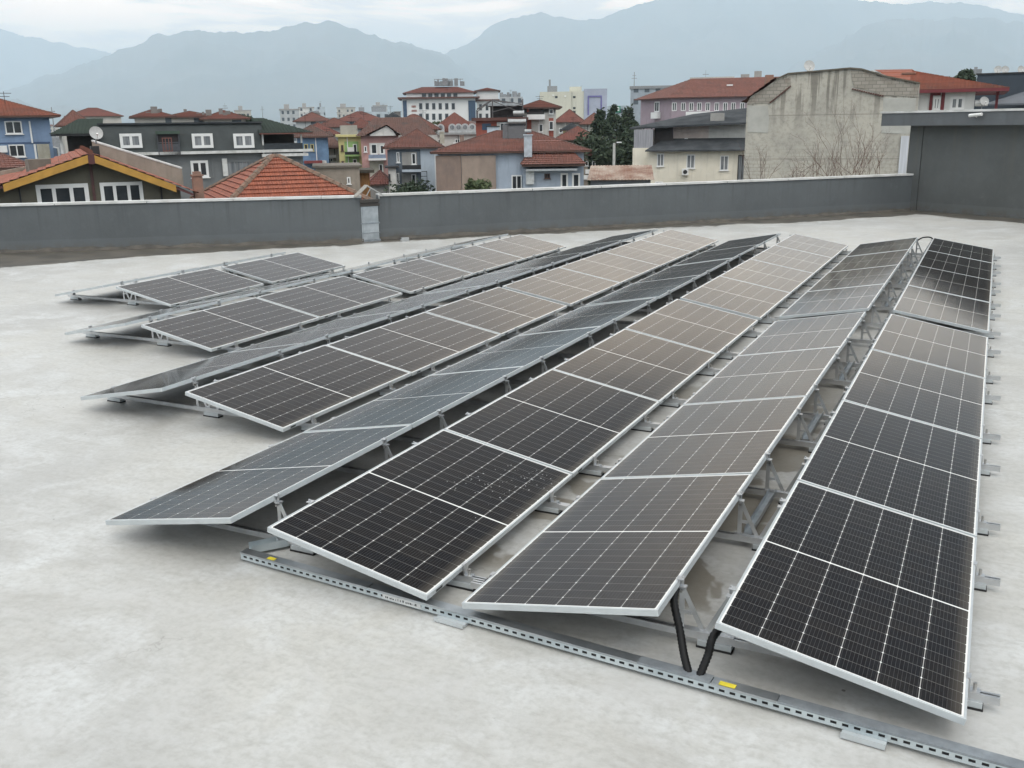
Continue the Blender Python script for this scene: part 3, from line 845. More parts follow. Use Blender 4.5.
# --- low roof and beige upstand, left foreground
b = Bld('house', 'low red roofed house cut by the left edge, behind the olive house', 'house', (-60, 58), (22, 56), 7, mat('beige_render', (.42, .40, .33)), ytop=172)
b.hip(1.15, .5, red_a)
w_ = at(0, 173, 47); w2 = at(28, 164, 50)
m = MB().prism([tuple(at(-30, 181, 44)), tuple(at(28, 169.5, 50)), tuple(at(28, 166, 50)), tuple(at(-30, 176.5, 44))], hd*.25)
uo = m.build('upstand', mat('beige_upstand', (.50, .46, .38), .8, scale=2))
uo.name = 'parapet_wall'; tag(uo, 'pale beige sloping upstand wall at the left edge above the olive house', 'wall')

# --- olive gabled house
olive = mat('olive_render', (.135, .125, .095), .85, scale=.9, var=.12, bump=.08)
b = Bld('house', 'olive gabled house with orange barge boards and white three pane windows', 'house', (-14, 43), (182, 43), 13, olive, ytop=188, body=False)
ZA = b.uv(90, 153)[1]; UA = b.uv(90, 153)[0]; zl_ = b.uv(4, 183)[1]; ul_ = b.uv(4, 186)[0]; ur_, zr_ = b.uv(174, 184)
sl_l = (ZA-zl_)/(UA-ul_); sl_r = (ZA-zr_)/(ur_-UA)
UL, UR = -1.2, b.uv(196, 188)[0]
zL = ZA-sl_l*(UA-UL); zR = ZA-sl_r*(UR-UA)
MB().prism([(UL+.6, 0, 0), (UR-.7, 0, 0), (UR-.7, 0, zR+sl_r*.7-.12), (UA, 0, ZA-.12), (UL+.6, 0, zL+sl_l*.6-.12)], (0, 13, 0)).build('wall', olive, b.root)
m = MB(); rd = 13.6
roof_face(m, (UL, rd, zL), (UL, -.7, zL), (UA, -.7, ZA), (UA, rd, ZA)); roof_face(m, (UR, -.7, zR), (UR, rd, zR), (UA, rd, ZA), (UA, -.7, ZA))
ro = m.build('roof', red_b, b.root)
ridge_mb([((UA, -.7, ZA+.05), (UA, rd, ZA+.05))], .11).build('ridge_tiles', red_b, ro)
ochre = mat('ochre_board', (.46, .25, .045), .6, scale=2, var=.1)
yb = -.74
MB().prism([(ul_, yb, zl_-.33), (UA-.02, yb, ZA-.36), (UA-.02, yb, ZA-.03), (ul_, yb, zl_-.02)], (0, .035, 0)).build('barge_board', ochre, b.root)
MB().prism([(UA+.02, yb, ZA-.36), (ur_, yb, zr_-.33), (ur_, yb, zr_-.02), (UA+.02, yb, ZA-.03)], (0, .035, 0)).build('barge_board', ochre, b.root)
MB().box(UA-.13, yb-.02, ZA-.45, UA+.13, yb+.1, ZA-.04).build('apex_block', mat('maroon_wood', (.09, .03, .03), .7), b.root)
MB().prism([(UL+.2, -.7, zL-.12), (UA, -.7, ZA-.14), (UR-.2, -.7, zR-.12), (UR-.2, -.7, zR-.02), (UA, -.7, ZA-.02), (UL+.2, -.7, zL-.02)], (0, 13.6, 0)).build('eaves', mat('maroon_wood', (.09, .03, .03), .7), b.root)
b.win(37, 184, 89.5, 212, 3, fw_=.17, sill=False); b.win(101, 182, 143.5, 211, 3, fw_=.15, sill=False)
b.part('downpipe', mat('maroon_pipe', (.075, .03, .028), .6), 'front', 91.5, 160, 94.5, 212, .003, .14)
for x in (20, 161): b.part('downpipe', metal_d, 'front', x, 185-(0 if x > 50 else -3), x+1.6, 212, .003, .1)
m = MB()
p1 = at(92, 143.5, 52); p2 = at(181, 171, 56)
m = MB().prism([tuple(p1+Vector((0, 0, -1.0))), tuple(p2+Vector((0, 0, -.8))), tuple(p2+Vector((0, 0, .12))), tuple(p1+Vector((0, 0, .10)))], hd*.22)
fw_w = m.build('firewall', mat('taupe_render', (.30, .255, .21), .85, scale=1.2, var=.1))
fw_w.name = 'parapet_wall'
tag(fw_w, 'taupe fire wall with white capping rising behind the olive gabled roof', 'wall')
m = MB().prism([tuple(p1+Vector((0, 0, .101))-hd*.04), tuple(p2+Vector((0, 0, .121))-hd*.04), tuple(p2+Vector((0, 0, .20))-hd*.04), tuple(p1+Vector((0, 0, .18))-hd*.04)], hd*.3)
m.build('capping', cope_m, fw_w)
# chimney stubs on and around that roof
brick = mat('old_brick', (.28, .15, .11), .9, scale=3, c2=(.20, .13, .10), bump=.3)
chimney(39, 159, 170, 45.5, .95, 'squat grey boxed chimney on the left slope of the olive house', mat('grey_board', (.17, .15, .125), .8, scale=2), cap=False)
c_ = chimney(95.5, 146, 156, 44.6, .34, 'short dark chimney stub on the ridge of the olive house', metal_d, cap=False)
dish(96, 133.5, 44.6, .29, 'grey satellite dish mounted above the ridge of the olive house', .15)
chimney(199, 176, 198, 45, .42, 'small brick chimney between the olive house and the bright tiled roof', brick)

# --- dark mansard block
charc = mat('charcoal_shingle', (.030, .036, .037), .8, scale=1.4, c2=(.042, .050, .050), bump=.2)
mgrey = mat('mansard_grey', (.155, .165, .17), .8, scale=.8)
wtrim = _m['coping_white']
b = Bld('apartment_building', 'apartment block with charcoal mansard roof and white framed dormer windows', 'building', (98, 72), (262, 74), 12, mgrey, ytop=156)
zt = b.uv(180, 124)[1]; z0 = b.H
MB().prism([(0, -.35, z0+.22), (0, .6, zt), (0, 11.4, zt), (0, 12.3, z0+.22)], (b.W, 0, 0)).build('mansard_roof', charc, b.root)
MB().box(-.1, .4, zt+.002, b.W+.1, 11.6, zt+.12).build('roof_deck', darkroof, b.root)
MB().box(-.15, -.5, z0, b.W+3.6, 0, z0+.20).build('cornice', wtrim, b.root)
for x0, x1 in ((120, 142), (192, 213), (233.5, 254)): b.win(x0, 133.5, x1, 148, 2, off=.30, fw_=.2, sill=False, pm=curtain)
def painted_recess(x0, y0, x1, y1, off=.4):
    u0, za, u1, zb_ = b.rect('front', x0, y0, x1, y1, off)
    f = MB(); T = .12
    f.box(u0-.1, -off-.25, zb_, u1+.1, .0, zb_+.22)
    f.build('canopy', mat('green_canopy', (.045, .075, .055), .7), b.root)
    MB().box(u0, -off-.03, za, u1, -off+.01, zb_-.002).build('painted_recess', mat('recess_shade', (.03, .025, .025), .9), b.root)  # flat sheet coloured near-black for the shade inside the balcony
    MB().box(u0-.02, -off-.12, za, u0+.04, -off-.03, zb_).box(u1-.04, -off-.12, za, u1+.02, -off-.03, zb_).box(u0+.04, -off-.10, za+.85, u1-.04, -off-.06, za+.92).box(u0+.04, -off-.1, za, u1-.04, -off-.07, za+.8).build('balcony_rail', mat('balcony_dark', (.06, .065, .075), .5), b.root)
    b.winr(u0+.3, za+.25, u1-.5, zb_-.25, 3, off=off+.031-.03+.03, fm=mat('reddish_frame', (.16, .06, .045), .6), fw_=.07, sill=False)
painted_recess(158, 134, 179.5, 155)
b.win(191, 160.5, 208.5, 177.5, 2, fw_=.18); b.win(225, 160, 262, 176, 3, fm=mgrey, pm=curtain, fw_=.14); b.win(120, 160, 138, 177, 2, fw_=.18)
b.part('pilaster', wtrim, 'front', 222.5, 158.5, 227.5, 176, .003, .2)
b.part('downpipe', mgrey, 'front', 212, 158, 213.5, 178, .003, .12)
# covered terrace at the right end
u0, za = b.uv(263, 156); u1, _ = b.uv(303, 156); _, zb_ = b.uv(263, 133)
MB().box(u0, .1, 0, u1, 9, za-.05).build('wall', mgrey, b.root)
MB().box(u0-.1, -.45, za-.05, u1+.35, 9.2, za+.16).build('cornice', wtrim, b.root)
MB().box(u0+.1, -.30, za+.16, u1, -.22, za+.92).build('balcony_rail', mat('dark_glass_rail', (.035, .04, .045), .25), b.root)
MB().box(u0, 3, za+.16, u1-.2, 8.8, zb_).build('wall', mat('terrace_back', (.05, .045, .04), .85), b.root)
MB().box(u0, -.2, za+.16, u0+.12, -.08, zb_).box(u1-.12, -.2, za+.16, u1, -.08, zb_).build('post', wtrim, b.root)
m = MB(); rx = u1+.8
roof_face(m, (u0-.2, -.7, zb_), (rx, -.7, zb_), (u0+.6, 5, zb_+1.15), (u0-.2, 5, zb_+1.15)); roof_face(m, (rx, -.7, zb_), (rx, 9, zb_), (u0+.6, 5, zb_+1.15), (u0+.6, 5, zb_+1.15))
gr_ = tile_mat('green_roof_sheet', (.040, .06, .045), (.035, .052, .04), (.03, .04, .035)); m.build('terrace_roof', gr_, b.root)
MB().box(u0-.15, -.68, zb_-.1, rx-.05, 8.9, zb_-.012).build('eaves', mat('reddish_frame', (.16, .06, .045)), b.root)
# open terrace at the left end
u0, za = b.uv(62, 164); u1 = 0.0; _, zb_ = b.uv(66, 134)
MB().box(u0, .1, 0, -.002, 9, za).build('wall', mgrey, b.root)
MB().box(u0, -.1, za, -.01, .05, za+.7).build('balcony_rail', mat('balcony_dark', (.06, .065, .075)), b.root)
MB().box(u0+.3, 3, za, -.01, 8.8, zb_).build('wall', mat('terrace_back', (.05, .045, .04)), b.root)
MB().box(u0+.05, 0, za, u0+.2, .15, zb_).build('post', wtrim, b.root)
m = MB(); roof_face(m, (u0-.5, -.6, zb_), (.2, -.6, zb_), (.2, 5, zb_+1.1), (u0+1.2, 5, zb_+1.1)); roof_face(m, (u0-.5, 9, zb_), (u0-.5, -.6, zb_), (u0+1.2, 5, zb_+1.1), (u0+1.2, 5, zb_+1.1))
m.build('terrace_roof', gr_, b.root)
MB().box(u0-.45, -.55, zb_-.14, .15, 8.9, zb_-.012).build('eaves', metal_d, b.root)

# --- big bright tiled hip roof close behind the parapet
def P3(px, py, z):
    v = ray(px, py); return CAM+v*((z-H)/v.z)
ap = at(272, 156.5, 50); ze = ap.z-2.45
FL = P3(219, 213, ze); FRt = P3(382, 206, ze); BL = P3(192, 198, ze); BR = FRt+(BL-FL)
b0 = empty('house', (FL.x, FL.y, ZG)); tag(b0, 'house under the bright orange tiled hip roof just behind the parapet', 'house')
loc = lambda p: p-Vector((FL.x, FL.y, ZG))
m = MB(); A_, B_, C_, D_, T_ = map(loc, (FL, FRt, BR, BL, ap)); T2 = T_+(B_-A_).normalized()*.35
roof_face(m, A_, B_, T2, T_, .30, .06); roof_face(m, B_, C_, T2, T2, .30, .06); roof_face(m, C_, D_, T_, T2, .30, .06); roof_face(m, D_, A_, T_, T_, .30, .06)
rb = m.build('roof', red_b, b0)
ridge_mb([(A_, T_), (B_, T2), (C_, T2), (D_, T_), (T_, T2)], .15).build('ridge_tiles', mat('mossy_ridge', (.22, .13, .09), .9, scale=4, c2=(.12, .10, .08), bump=.3), rb)
ctr = (A_+B_+C_+D_)/4; q = [p.lerp(ctr, .1) for p in (A_, B_, C_, D_)]
MB().prism([(p.x, p.y, 0) for p in q], (0, 0, A_.z-.1)).build('wall', mat('cream_render', (.50, .47, .38), .85, scale=.8), b0)
MB().prism([tuple(p-Vector((0, 0, .15))) for p in (A_, B_, C_, D_)], (0, 0, .1)).build('eaves', brown_f, rb)

# --- middle distance houses ------------------------------------------------
b = Bld('house', 'blue painted house with yellow window behind the green terrace roof', 'house', (296, 115), (327, 114), 9, mat('bright_blue_render', (.16, .27, .42), .85, scale=.6, var=.2), ytop=138)
b.hip(1.3, .6, red_d); b.win(304, 144, 308, 151, 1, fm=mat('yellow_frame', (.5, .45, .2), .6)); b.win(310.5, 144, 314, 151, 1, fm=_m['yellow_frame'])
b.part('awning', mat('dark_red_awning', (.20, .04, .04), .7), 'front', 304, 160.5, 322, 163, .003, 1.2)
b = Bld('shed', 'flat roofed grey hut between the orange hip roof and the pink house', 'shed', (312, 78), (357, 79), 6, mat('taupe_render', (.30, .255, .21)), ytop=168)
MB().box(-.2, -.2, b.H, b.W+.2, 6.2, b.H+.15).build('roof', mat('grey_board', (.17, .15, .125)), b.root)
b.win(347, 177, 350.5, 184, 1)
b = Bld('house', 'narrow house with orange roof beside the yellow and green house', 'house', (322, 125), (337, 124), 9, mat('grey_old_render', (.34, .33, .31), .9, scale=.6), ytop=149)
b.hip(2.0, .5, red_d); b.win(328, 158, 333, 166, 2); b.part('balcony', white_f, 'front', 327, 155, 336, 157.5, .003, .9)
# yellow and green
yel = mat('yellow_render', (.56, .51, .24), .85, scale=.6)
b = Bld('house', 'yellow and green flat roofed house with recessed balconies', 'house', (337.5, 116), (360, 114), 9, yel, ytop=137)
b.part('recess_wall', mat('green_render', (.28, .44, .17), .85, scale=.7), 'front', 345, 141.5, 359, 168, .003, .03)
for y in (152, 163.5):
    b.part('balcony', mat('green_render', (.28, .44, .17)), 'front', 344.5, y+2.5, 359.5, y+4.2, .03, 1.1)
    b.part('balcony_rail', metal_d, 'front', 344.8, y-.5, 359.2, y+2.4, 1.0, 1.04)
b.win(353, 144, 357, 153, 1, off=.03); b.win(353, 159, 357, 168, 1, off=.03)
b.win(341, 145, 343.5, 151, 1, fm=brown_f); b.win(341.5, 161, 344, 168, 1, fm=brown_f)
MB().box(-.3, -.5, b.H, b.W+.3, 9.3, b.H+.25).build('roof_slab', yel, b.root)
MB().box(.3, 1.2, b.H+.25, b.W-.3, 8, b.H+1.3).build('attic', mat('grey_old_render', (.34, .33, .31)), b.root)
# pink
pink = mat('pink_render', (.42, .245, .225), .85, scale=.7, var=.1)
b = Bld('house', 'pink house with white balconies and a gabled attic under red tiles', 'house', (360, 106), (398, 104), 10, pink, ytop=136)
z_ = b.H; W2 = b.W
ur2 = b.uv(437, 134)[0]
m = MB(); roof_face(m, (-.5, -.6, z_), (ur2+.0, -.6, z_), (ur2-1.5, 5, z_+1.9), (1.6, 5, z_+1.9)); roof_face(m, (-.5, 10.5, z_), (-.5, -.6, z_), (1.6, 5, z_+1.9), (1.6, 5, z_+1.9)); roof_face(m, (ur2, -.6, z_), (ur2, 10.5, z_), (ur2-1.5, 5, z_+1.9), (ur2-1.5, 5, z_+1.9))
m.build('roof', red_d, b.root)
ug0, zg = b.uv(370, 136); ug1, _ = b.uv(396, 136); _, zgt = b.uv(390, 126)
MB().prism([(ug0, -.65, zg), (ug1, -.65, zg), (ug1-.3, -.65, zg+.5), ((ug0*.35+ug1*.65), -.65, zgt), (ug0, -.65, zg+.15)], (0, 2.5, 0)).build('gable', mat('white_render', (.62, .61, .58), .85, scale=.7), b.root)
m = MB(); ga = (ug0*.35+ug1*.65)
roof_face(m, (ug0-.5, 2.5, zg+.1), (ug0-.5, -.95, zg+.1), (ga, -.95, zgt+.12), (ga, 3.5, zgt+.12)); roof_face(m, (ug1+.4, -.95, zg+.1), (ug1+.4, 2.5, zg+.1), (ga, 3.5, zgt+.12), (ga, -.95, zgt+.12))
m.build('gable_roof', red_a, b.root)
b.part('balcony_wall', mat('white_render', (.62, .61, .58)), 'front', 369.5, 143, 385, 154, .003, .03)
b.win(371, 144, 377, 154, 1, off=.03); b.win(380, 145, 384, 154, 1, off=.03)
b.part('balcony', white_f, 'front', 368.5, 158, 386, 160, .03, 1.3)
b.part('balcony_rail', mat('blue_grey_rail', (.22, .27, .36), .5), 'front', 368.5, 154.2, 385.5, 157.9, 1.2, 1.26)
b.part('balcony_wall', mat('beige_render', (.42, .40, .33)), 'front', 370, 161, 384, 180, .003, .03)
b.win(379, 164, 383, 174, 1, off=.03); b.part('balcony', white_f, 'front', 369, 178, 386, 180, .03, 1.2)
b.win(364, 146, 367, 152, 1)
# arched attic dormer building further back
b = Bld('house', 'tall red roofed house with an arched white dormer behind the pink house', 'house', (393, 130), (437, 128), 10, mat('white_render', (.62, .61, .58)), ytop=131)
b.hip(1.9, .5, red_a, r0=2.3, r1=3.2)
u0, z0 = b.uv(414, 134); u1, z1 = b.uv(424, 128)
m = MB(); pts = [(u0, -.4, z0), (u1, -.4, z0)]+[((u0+u1)/2+math.cos(a)*(u1-u0)/2, -.4, z0+.35+math.sin(a)*.65) for a in [math.pi*i/8 for i in range(9)]]
m.prism(pts, (0, 2.2, 0)).build('dormer', mat('white_render', (.62, .61, .58)), b.root)
m = MB(); c_ = (u0+u1)/2; m.prism([(c_-.28, -.43, z0+.12), (c_+.28, -.43, z0+.12)]+[(c_+math.cos(a)*.28, -.43, z0+.4+math.sin(a)*.3) for a in [math.pi*i/8 for i in range(9)]], (0, .028, 0)).build('window', paneM, b.root)
# grey and white house with balconies
gw = mat('pale_blue_render', (.46, .52, .58), .8, scale=.6, var=.07)
b = Bld('house', 'pale blue house with dark grey balcony bay and red hip roof', 'house', (388, 92), (437, 89), 10, gw, ytop=149)
b.hip(1.6, .55, red_a, r0=3.2)
b.part('bay_wall', mat('slate_render', (.13, .155, .185), .8, scale=.7), 'front', 388.2, 149.5, 421, 196, .003, .05)
for y0, y1 in ((152, 164.5), (173, 186)):
    b.part('recess_wall', mat('grey_old_render', (.34, .33, .31)), 'front', 402, y0, 417, y1+2, .05, .08)
    b.win(411.5, y0+1, 416, y1, 1, off=.08); b.win(396.5, y0, 399.5, y1-2, 1, off=.05)
for y in (169, 190):
    b.part('balcony', _m['pale_blue_render'], 'front', 402, y, 421, y+2.4, .05, 1.3)
    b.part('balcony_rail', metal_d, 'front', 402.2, y-4.5, 420.8, y-.2, 1.2, 1.25)
b.part('downpipe', white_f, 'front', 435, 151, 436.2, 196, .003, .1)
m = MB(); 
u0, z0 = b.uv(421, 190); u1, z1 = b.uv(426.5, 171)
for k in range(5): zq = z0+(z1-z0)*k/4; m.bar((u0, -.9, zq), (u1, -.9, zq), .05)
m.bar((u0, -.9, z0), (u0, -.9, z1), .05).bar((u1, -.9, z0), (u1, -.9, z1), .05).bar((u0, -.9, z0), (u1, -.9, z0+(z1-z0)*.5), .05)
m.bar((u0, -.9, z1), (u0, 0, z1), .05).bar((u1, -.9, z1), (u1, 0, z1), .05).build('pipe_frame', metal_d, b.root)
chimney_on(b, 442, 132.5, 137, 94, .45, _m['beige_render'])
# small white annex
b = Bld('shed', 'small white annex with a dark doorway left of the slate balcony bay', 'shed', (386.5, 88), (394, 88), 3, mat('white_render', (.62, .61, .58)), ytop=168)
MB().box(-.3, -.3, b.H, b.W+.3, 3.2, b.H+.12).build('roof', metal_d, b.root); b.win(388.5, 174, 390.5, 181, 1, fm=metal_d)
# wooden lean-to
b = Bld('shed', 'small orange timber hut behind the metal chute', 'shed', (352, 84), (367, 84), 4, mat('orange_timber', (.30, .145, .045), .8, scale=2, stretch=(6, 6, .5), c2=(.17, .08, .03)), ytop=173)
MB().box(-.4, -.5, b.H, b.W+.4, 4.4, b.H+.25).build('roof', mat('mossy_roof', (.07, .06, .045), .95, scale=2, bump=.5), b.root)
b = Bld('shed', 'low dark red roofed shed beside the white annex', 'shed', (367, 95), (389, 95), 6, mat('grey_old_render', (.34, .33, .31)), ytop=186)
b.hip(1.2, .3, red_c)

# --- brown brick gable end joined to the light blue house
lb = mat('light_blue_render', (.36, .42, .50), .8, scale=.6, var=.07)
b = Bld('house', 'light blue house with brown side wall and sprawling red roof', 'house', (437, 80), (584, 77), 11, lb, ytop=154)
brn = mat('brown_bare_wall', (.26, .19, .155), .95, scale=1.2, c2=(.19, .145, .125), stretch=(1, 1, .5), bump=.3)
b.part('side_wall', brn, 'front', 436.5, 155.5, 461.5, 200, .003, .30)
b.part('side_wall', mat('brown_bare_wall_pale', (.33, .26, .215), .95, scale=1.2, c2=(.24, .19, .16), stretch=(1, 1, .5), bump=.3), 'front', 462, 155.5, 496, 200, .003, .30)
b.hip(1.55, .55, red_a, r0=4.6, r1=7.4)
# projecting bay with its own roof
u0, _ = b.uv(523, 165); u1, z1 = b.uv(578, 165); zb_ = b.uv(550, 163)[1]
MB().box(u0, -1.2, 0, u1, -.002, zb_-.35).build('bay_wall', lb, b.root)
m = MB(); zz_ = zb_-.02
roof_face(m, (u0-.2, -2.2, zz_), (u1+.5, -2.2, zz_), (u1-1.3, 2.2, zz_+1.75), (u0+1.0, 2.2, zz_+1.75)); roof_face(m, (u1+.5, -2.2, zz_), (u1+.5, 2.4, zz_), (u1-1.3, 2.2, zz_+1.75), (u1-1.3, 2.2, zz_+1.75)); roof_face(m, (u0-.2, 2.4, zz_), (u0-.2, -2.2, zz_), (u0+1., 2.2, zz_+1.75), (u0+1., 2.2, zz_+1.75))
m.build('bay_roof', red_a, b.root)
MB().box(u0-.1, -2.1, zz_-.16, u1+.4, -.01, zz_-.012).build('eaves', brown_f, b.root)
MB().box(u0+.2, -2.0, zz_-.5, u1-.2, -1.19, zz_-.35).build('balcony_slab', mat('pale_grey_render', (.42, .45, .47), .8), b.root)
b.win(511.5, 175, 522, 195, 2, fw_=.1); b.win(560.5, 173, 568, 188, 1, off=1.2, fw_=.14); b.win(572, 173, 580, 188, 1, off=1.2, fw_=.14)
b.win(544.5, 173.5, 550, 178.5, 2, off=1.2, fm=brown_f, fw_=.06)
u0_, z0_, u1_, z1_ = b.rect('front', 526, 171, 534, 184, 1.2)
MB().box(u0_, -1.55, z0_, u1_, -1.203, z1_).build('meter_cabinet', mat('pale_cabinet', (.55, .57, .57), .6), b.root)
chimney_on(b, 528, 135.5, 149, 77.5, .62, mat('pale_chimney', (.45, .49, .54), .8))
chimney_on(b, 462, 136, 142, 86, .35, brn)
u_, z_ = b.uv(516, 150)
# solar water heater on the roof
sh = empty('solar_water_heater', at(517, 129.5, 82.5), b.a); tag(sh, 'solar water heater with two steel tanks on the light blue house roof', 'water heater')
tank = mat('tank_steel', (.36, .37, .37), .35, .7)
MB().tube([(-.75, 0, .62), (.75, 0, .62)], .25, 14).build('tank', tank, sh)
MB().tube([(-.3, .2, 1.3), (.6, .2, 1.3)], .22, 14).build('tank', tank, sh)
m = MB()
for x in (-.8, .8): m.bar((x, 0, -1.6), (x, 0, 1.2), .06).bar((x*.9, -1.4, -.9), (x, 0, .6), .05)
m.bar((-.8, 0, 1.08), (.8, 0, 1.08), .05).build('stand', metal_d, sh)
MB().prism([(-1.2, -1.5, -1.0), (.7, -1.5, -1.0), (.7, -.1, .4), (-1.2, -.1, .4)], (0, .06, -.06)).build('collector', mat('collector_dark', (.03, .03, .035), .2), sh)
m = MB()
for k, (px, py) in enumerate(((482, 151), (485, 155))):
    p = at(px, py, 80.3)
    o = MB().box(-.55, -.12, 0, .55, .12, .1).build('skylight_strip', white_f, loc=p); o.rotation_euler = (R(25), R(-12), b.a)
    tag(o, '%s white strip lying on the red roof of the light blue house' % ['upper', 'lower'][k], 'roof strip')
tk = MB().tube([(-.26, 0, 0), (.26, 0, 0)], .15, 12).build('water_tank', tank, loc=at(528, 131.2, 78)); tag(tk, 'small steel tank on top of the pale chimney', 'tank')
tk.rotation_euler.z = b.a

# --- rusty roofed shed, lamp, conifers
b = Bld('shed', 'low grey shed with rusty corrugated roof left of the cream house', 'shed', (591, 92), (652, 84), 8, mat('grey_shed_wall', (.24, .26, .28), .9, scale=.8), ytop=181)
rust = mat('rusty_sheet', (.17, .07, .04), .85, scale=.5, c2=(.40, .34, .28), stretch=(1, .5, 1), bump=.2)
u0, zt = b.uv(600, 164)
m = MB(); n = 40
vs = []; fs = []
for i in range(n+1):
    x = -.3+(b.W+.6)*i/n; zz_ = .05*(i % 2)
    vs += [(x, -.5, b.H+.1+zz_), (x, 8.4, b.H+1.0+zz_), (x, -.5, b.H+.06+zz_), (x, 8.4, b.H+.96+zz_)]
for i in range(n): a = i*4; fs += [(a, a+4, a+5, a+1), (a+2, a+3, a+7, a+6), (a, a+2, a+6, a+4)]
m.add(vs, fs).build('roof', rust, b.root)
lp = empty('street_lamp', at(614, 160, 100)); tag(lp, 'pale street lamp post in front of the dark conifers', 'street lamp')
zt = at(614, 143, 100).z-lp.location.z
MB().tube([(0, 0, ZG-lp.location.z), (0, 0, zt)], [.2, .13], 10).build('post', mat('pale_post', (.50, .50, .47), .7), lp)
MB().bar((0, 0, zt-.1), (.35, 0, zt+.05), .06).build('arm', metal_d, lp); MB().box(.3, -.1, zt, .75, .1, zt+.12).build('lamp_head', white_f, lp)

leaf_d = mat('conifer_needles', (.020, .035, .018), .8, scale=2, c2=(.04, .06, .03))
leaf_g = mat('bush_leaves', (.05, .075, .025), .7, scale=2, c2=(.08, .10, .04))
bark = mat('bark', (.09, .07, .055), .95, scale=6, bump=.5)
twig = mat('bare_twig', (.13, .075, .055), .9)
def leaves(rr, pts, size, name, m_, parent):
    m = MB()
    for p in pts:
        p = Vector(p); a = Vector((rr.gauss(0, 1), rr.gauss(0, 1), rr.gauss(0, .6))).normalized(); q = a.orthogonal().normalized(); s = size*rr.uniform(.5, 1.3)
        w = a.cross(q)
        q = (q*math.cos(1)+w*rr.uniform(-1, 1)).normalized()
        m.add([p-a*s, p+q*s*.45, p+a*s, p-q*s*.45], [(0, 1, 2, 3)])
    return m.build(name, m_, parent)
def conifer(px, ytop, ybase, D, r, seed, label, n=7000):
    rr = random.Random(seed); p = at(px, ybase, D); top = at(px, ytop, D).z
    o = empty('conifer', (p.x, p.y, ZG)); tag(o, label, 'tree')
    Ht = top-ZG; m = MB().tube([(0, 0, 0), (.1, 0, Ht*.6), (0, 0, Ht*.97)], [.28, .15, .03], 8)
    for k in range(26):
        h = Ht*rr.uniform(.15, .9); a = rr.random()*6.28; w = r*(1-h/Ht)**.8
        m.bar((0, 0, h), (math.cos(a)*w, math.sin(a)*w, h-.1*w), .05)
    m.build('trunk', bark, o)
    pts = []
    layers = [(rr.uniform(.05, 1)**.9, rr.random()*6.28, rr.uniform(.7, 1.12)) for _ in range(90)]
    for i in range(n):
        h, a, w = rr.choice(layers)
        rad = r*(1.02-h)**.6*w; t = rr.random()**.5
        aa = a+rr.gauss(0, .32)
        pts.append((math.cos(aa)*rad*t, math.sin(aa)*rad*t, Ht*h-rad*t*.25+rr.gauss(0, .22)))
    leaves(rr, pts, .27, 'crown', leaf_d, o)
conifer(601, 111, 160, 128, 4.6, 1, 'tallest dark conifer behind the rusty roofed shed, left of the lamp post')
conifer(613, 106, 160, 140, 3.6, 2, 'slim pointed dark conifer directly above the lamp post')
conifer(628, 109, 160, 130, 4.3, 3, 'dark conifer right of the lamp post, beside the lavender building')
def blob_tree(px, yt, yb, D, w, seed, label, m_=leaf_g, n=2600, size=.22, zb=None, name='leafy_tree', cat='tree'):
    rr = random.Random(seed); p = at(px, yb, D); top = at(px, yt, D).z; z0 = p.z if zb is None else zb
    o = empty(name, (p.x, p.y, ZG)); tag(o, label, cat)
    zc0 = z0-ZG; Ht = top-ZG
    m = MB().tube([(0, 0, 0), (.05, .05, zc0*.7), (0, 0, Ht*.93)], [.16, .12, .03], 7); cl = []
    for k in range(16):
        a = rr.random()*6.28; q = rr.random()**.5*w; h = zc0+(Ht-zc0)*rr.uniform(.1, .92)*(1-.35*q/w)
        c = Vector((math.cos(a)*q*.8, math.sin(a)*q*.8, h)); cl.append((c, rr.uniform(.25, .5)*w)); m.bar((0, 0, zc0*.6), c, .05)
    m.build('trunk', bark, o); pts = []
    for i in range(n):
        c, r_ = rr.choice(cl); v = Vector((rr.gauss(0, 1), rr.gauss(0, 1), rr.gauss(0, .8))).normalized()*r_*rr.random()**.4
        pts.append(c+v)
    leaves(rr, pts, size, 'crown', m_, o)
blob_tree(616, 129, 165, 118, 5.2, 8, 'broad dark evergreen mass around the lamp post', leaf_d, 7000, .3)
blob_tree(477, 179, 196, 72, 1.1, 4, 'small green bush growing against the brown side wall', n=1200, name='bush', cat='bush')
blob_tree(412, 185, 198, 80, 1.9, 5, 'dark bush under the balconies of the pale blue house', leaf_d, 1800, .2, name='bush', cat='bush')
blob_tree(245, 114, 124, 150, 1.3, 6, 'small dark tree peeping over the mansard roof', leaf_d, 900, .3)
blob_tree(440, 121, 127, 210, 2.2, 9, 'small tree in front of the white hotel', leaf_g, 500, .35)
for x, y, s_, k_ in ((958, 78, 1.2, 0), (966, 74, .9, 1)):
    blob_tree(x, y-3, y+9, 95, s_, 20+k_, ['dark tree left of pair above the maroon eaved house', 'slim dark tree next to the dark blue block'][k_], leaf_d, 900, .25)
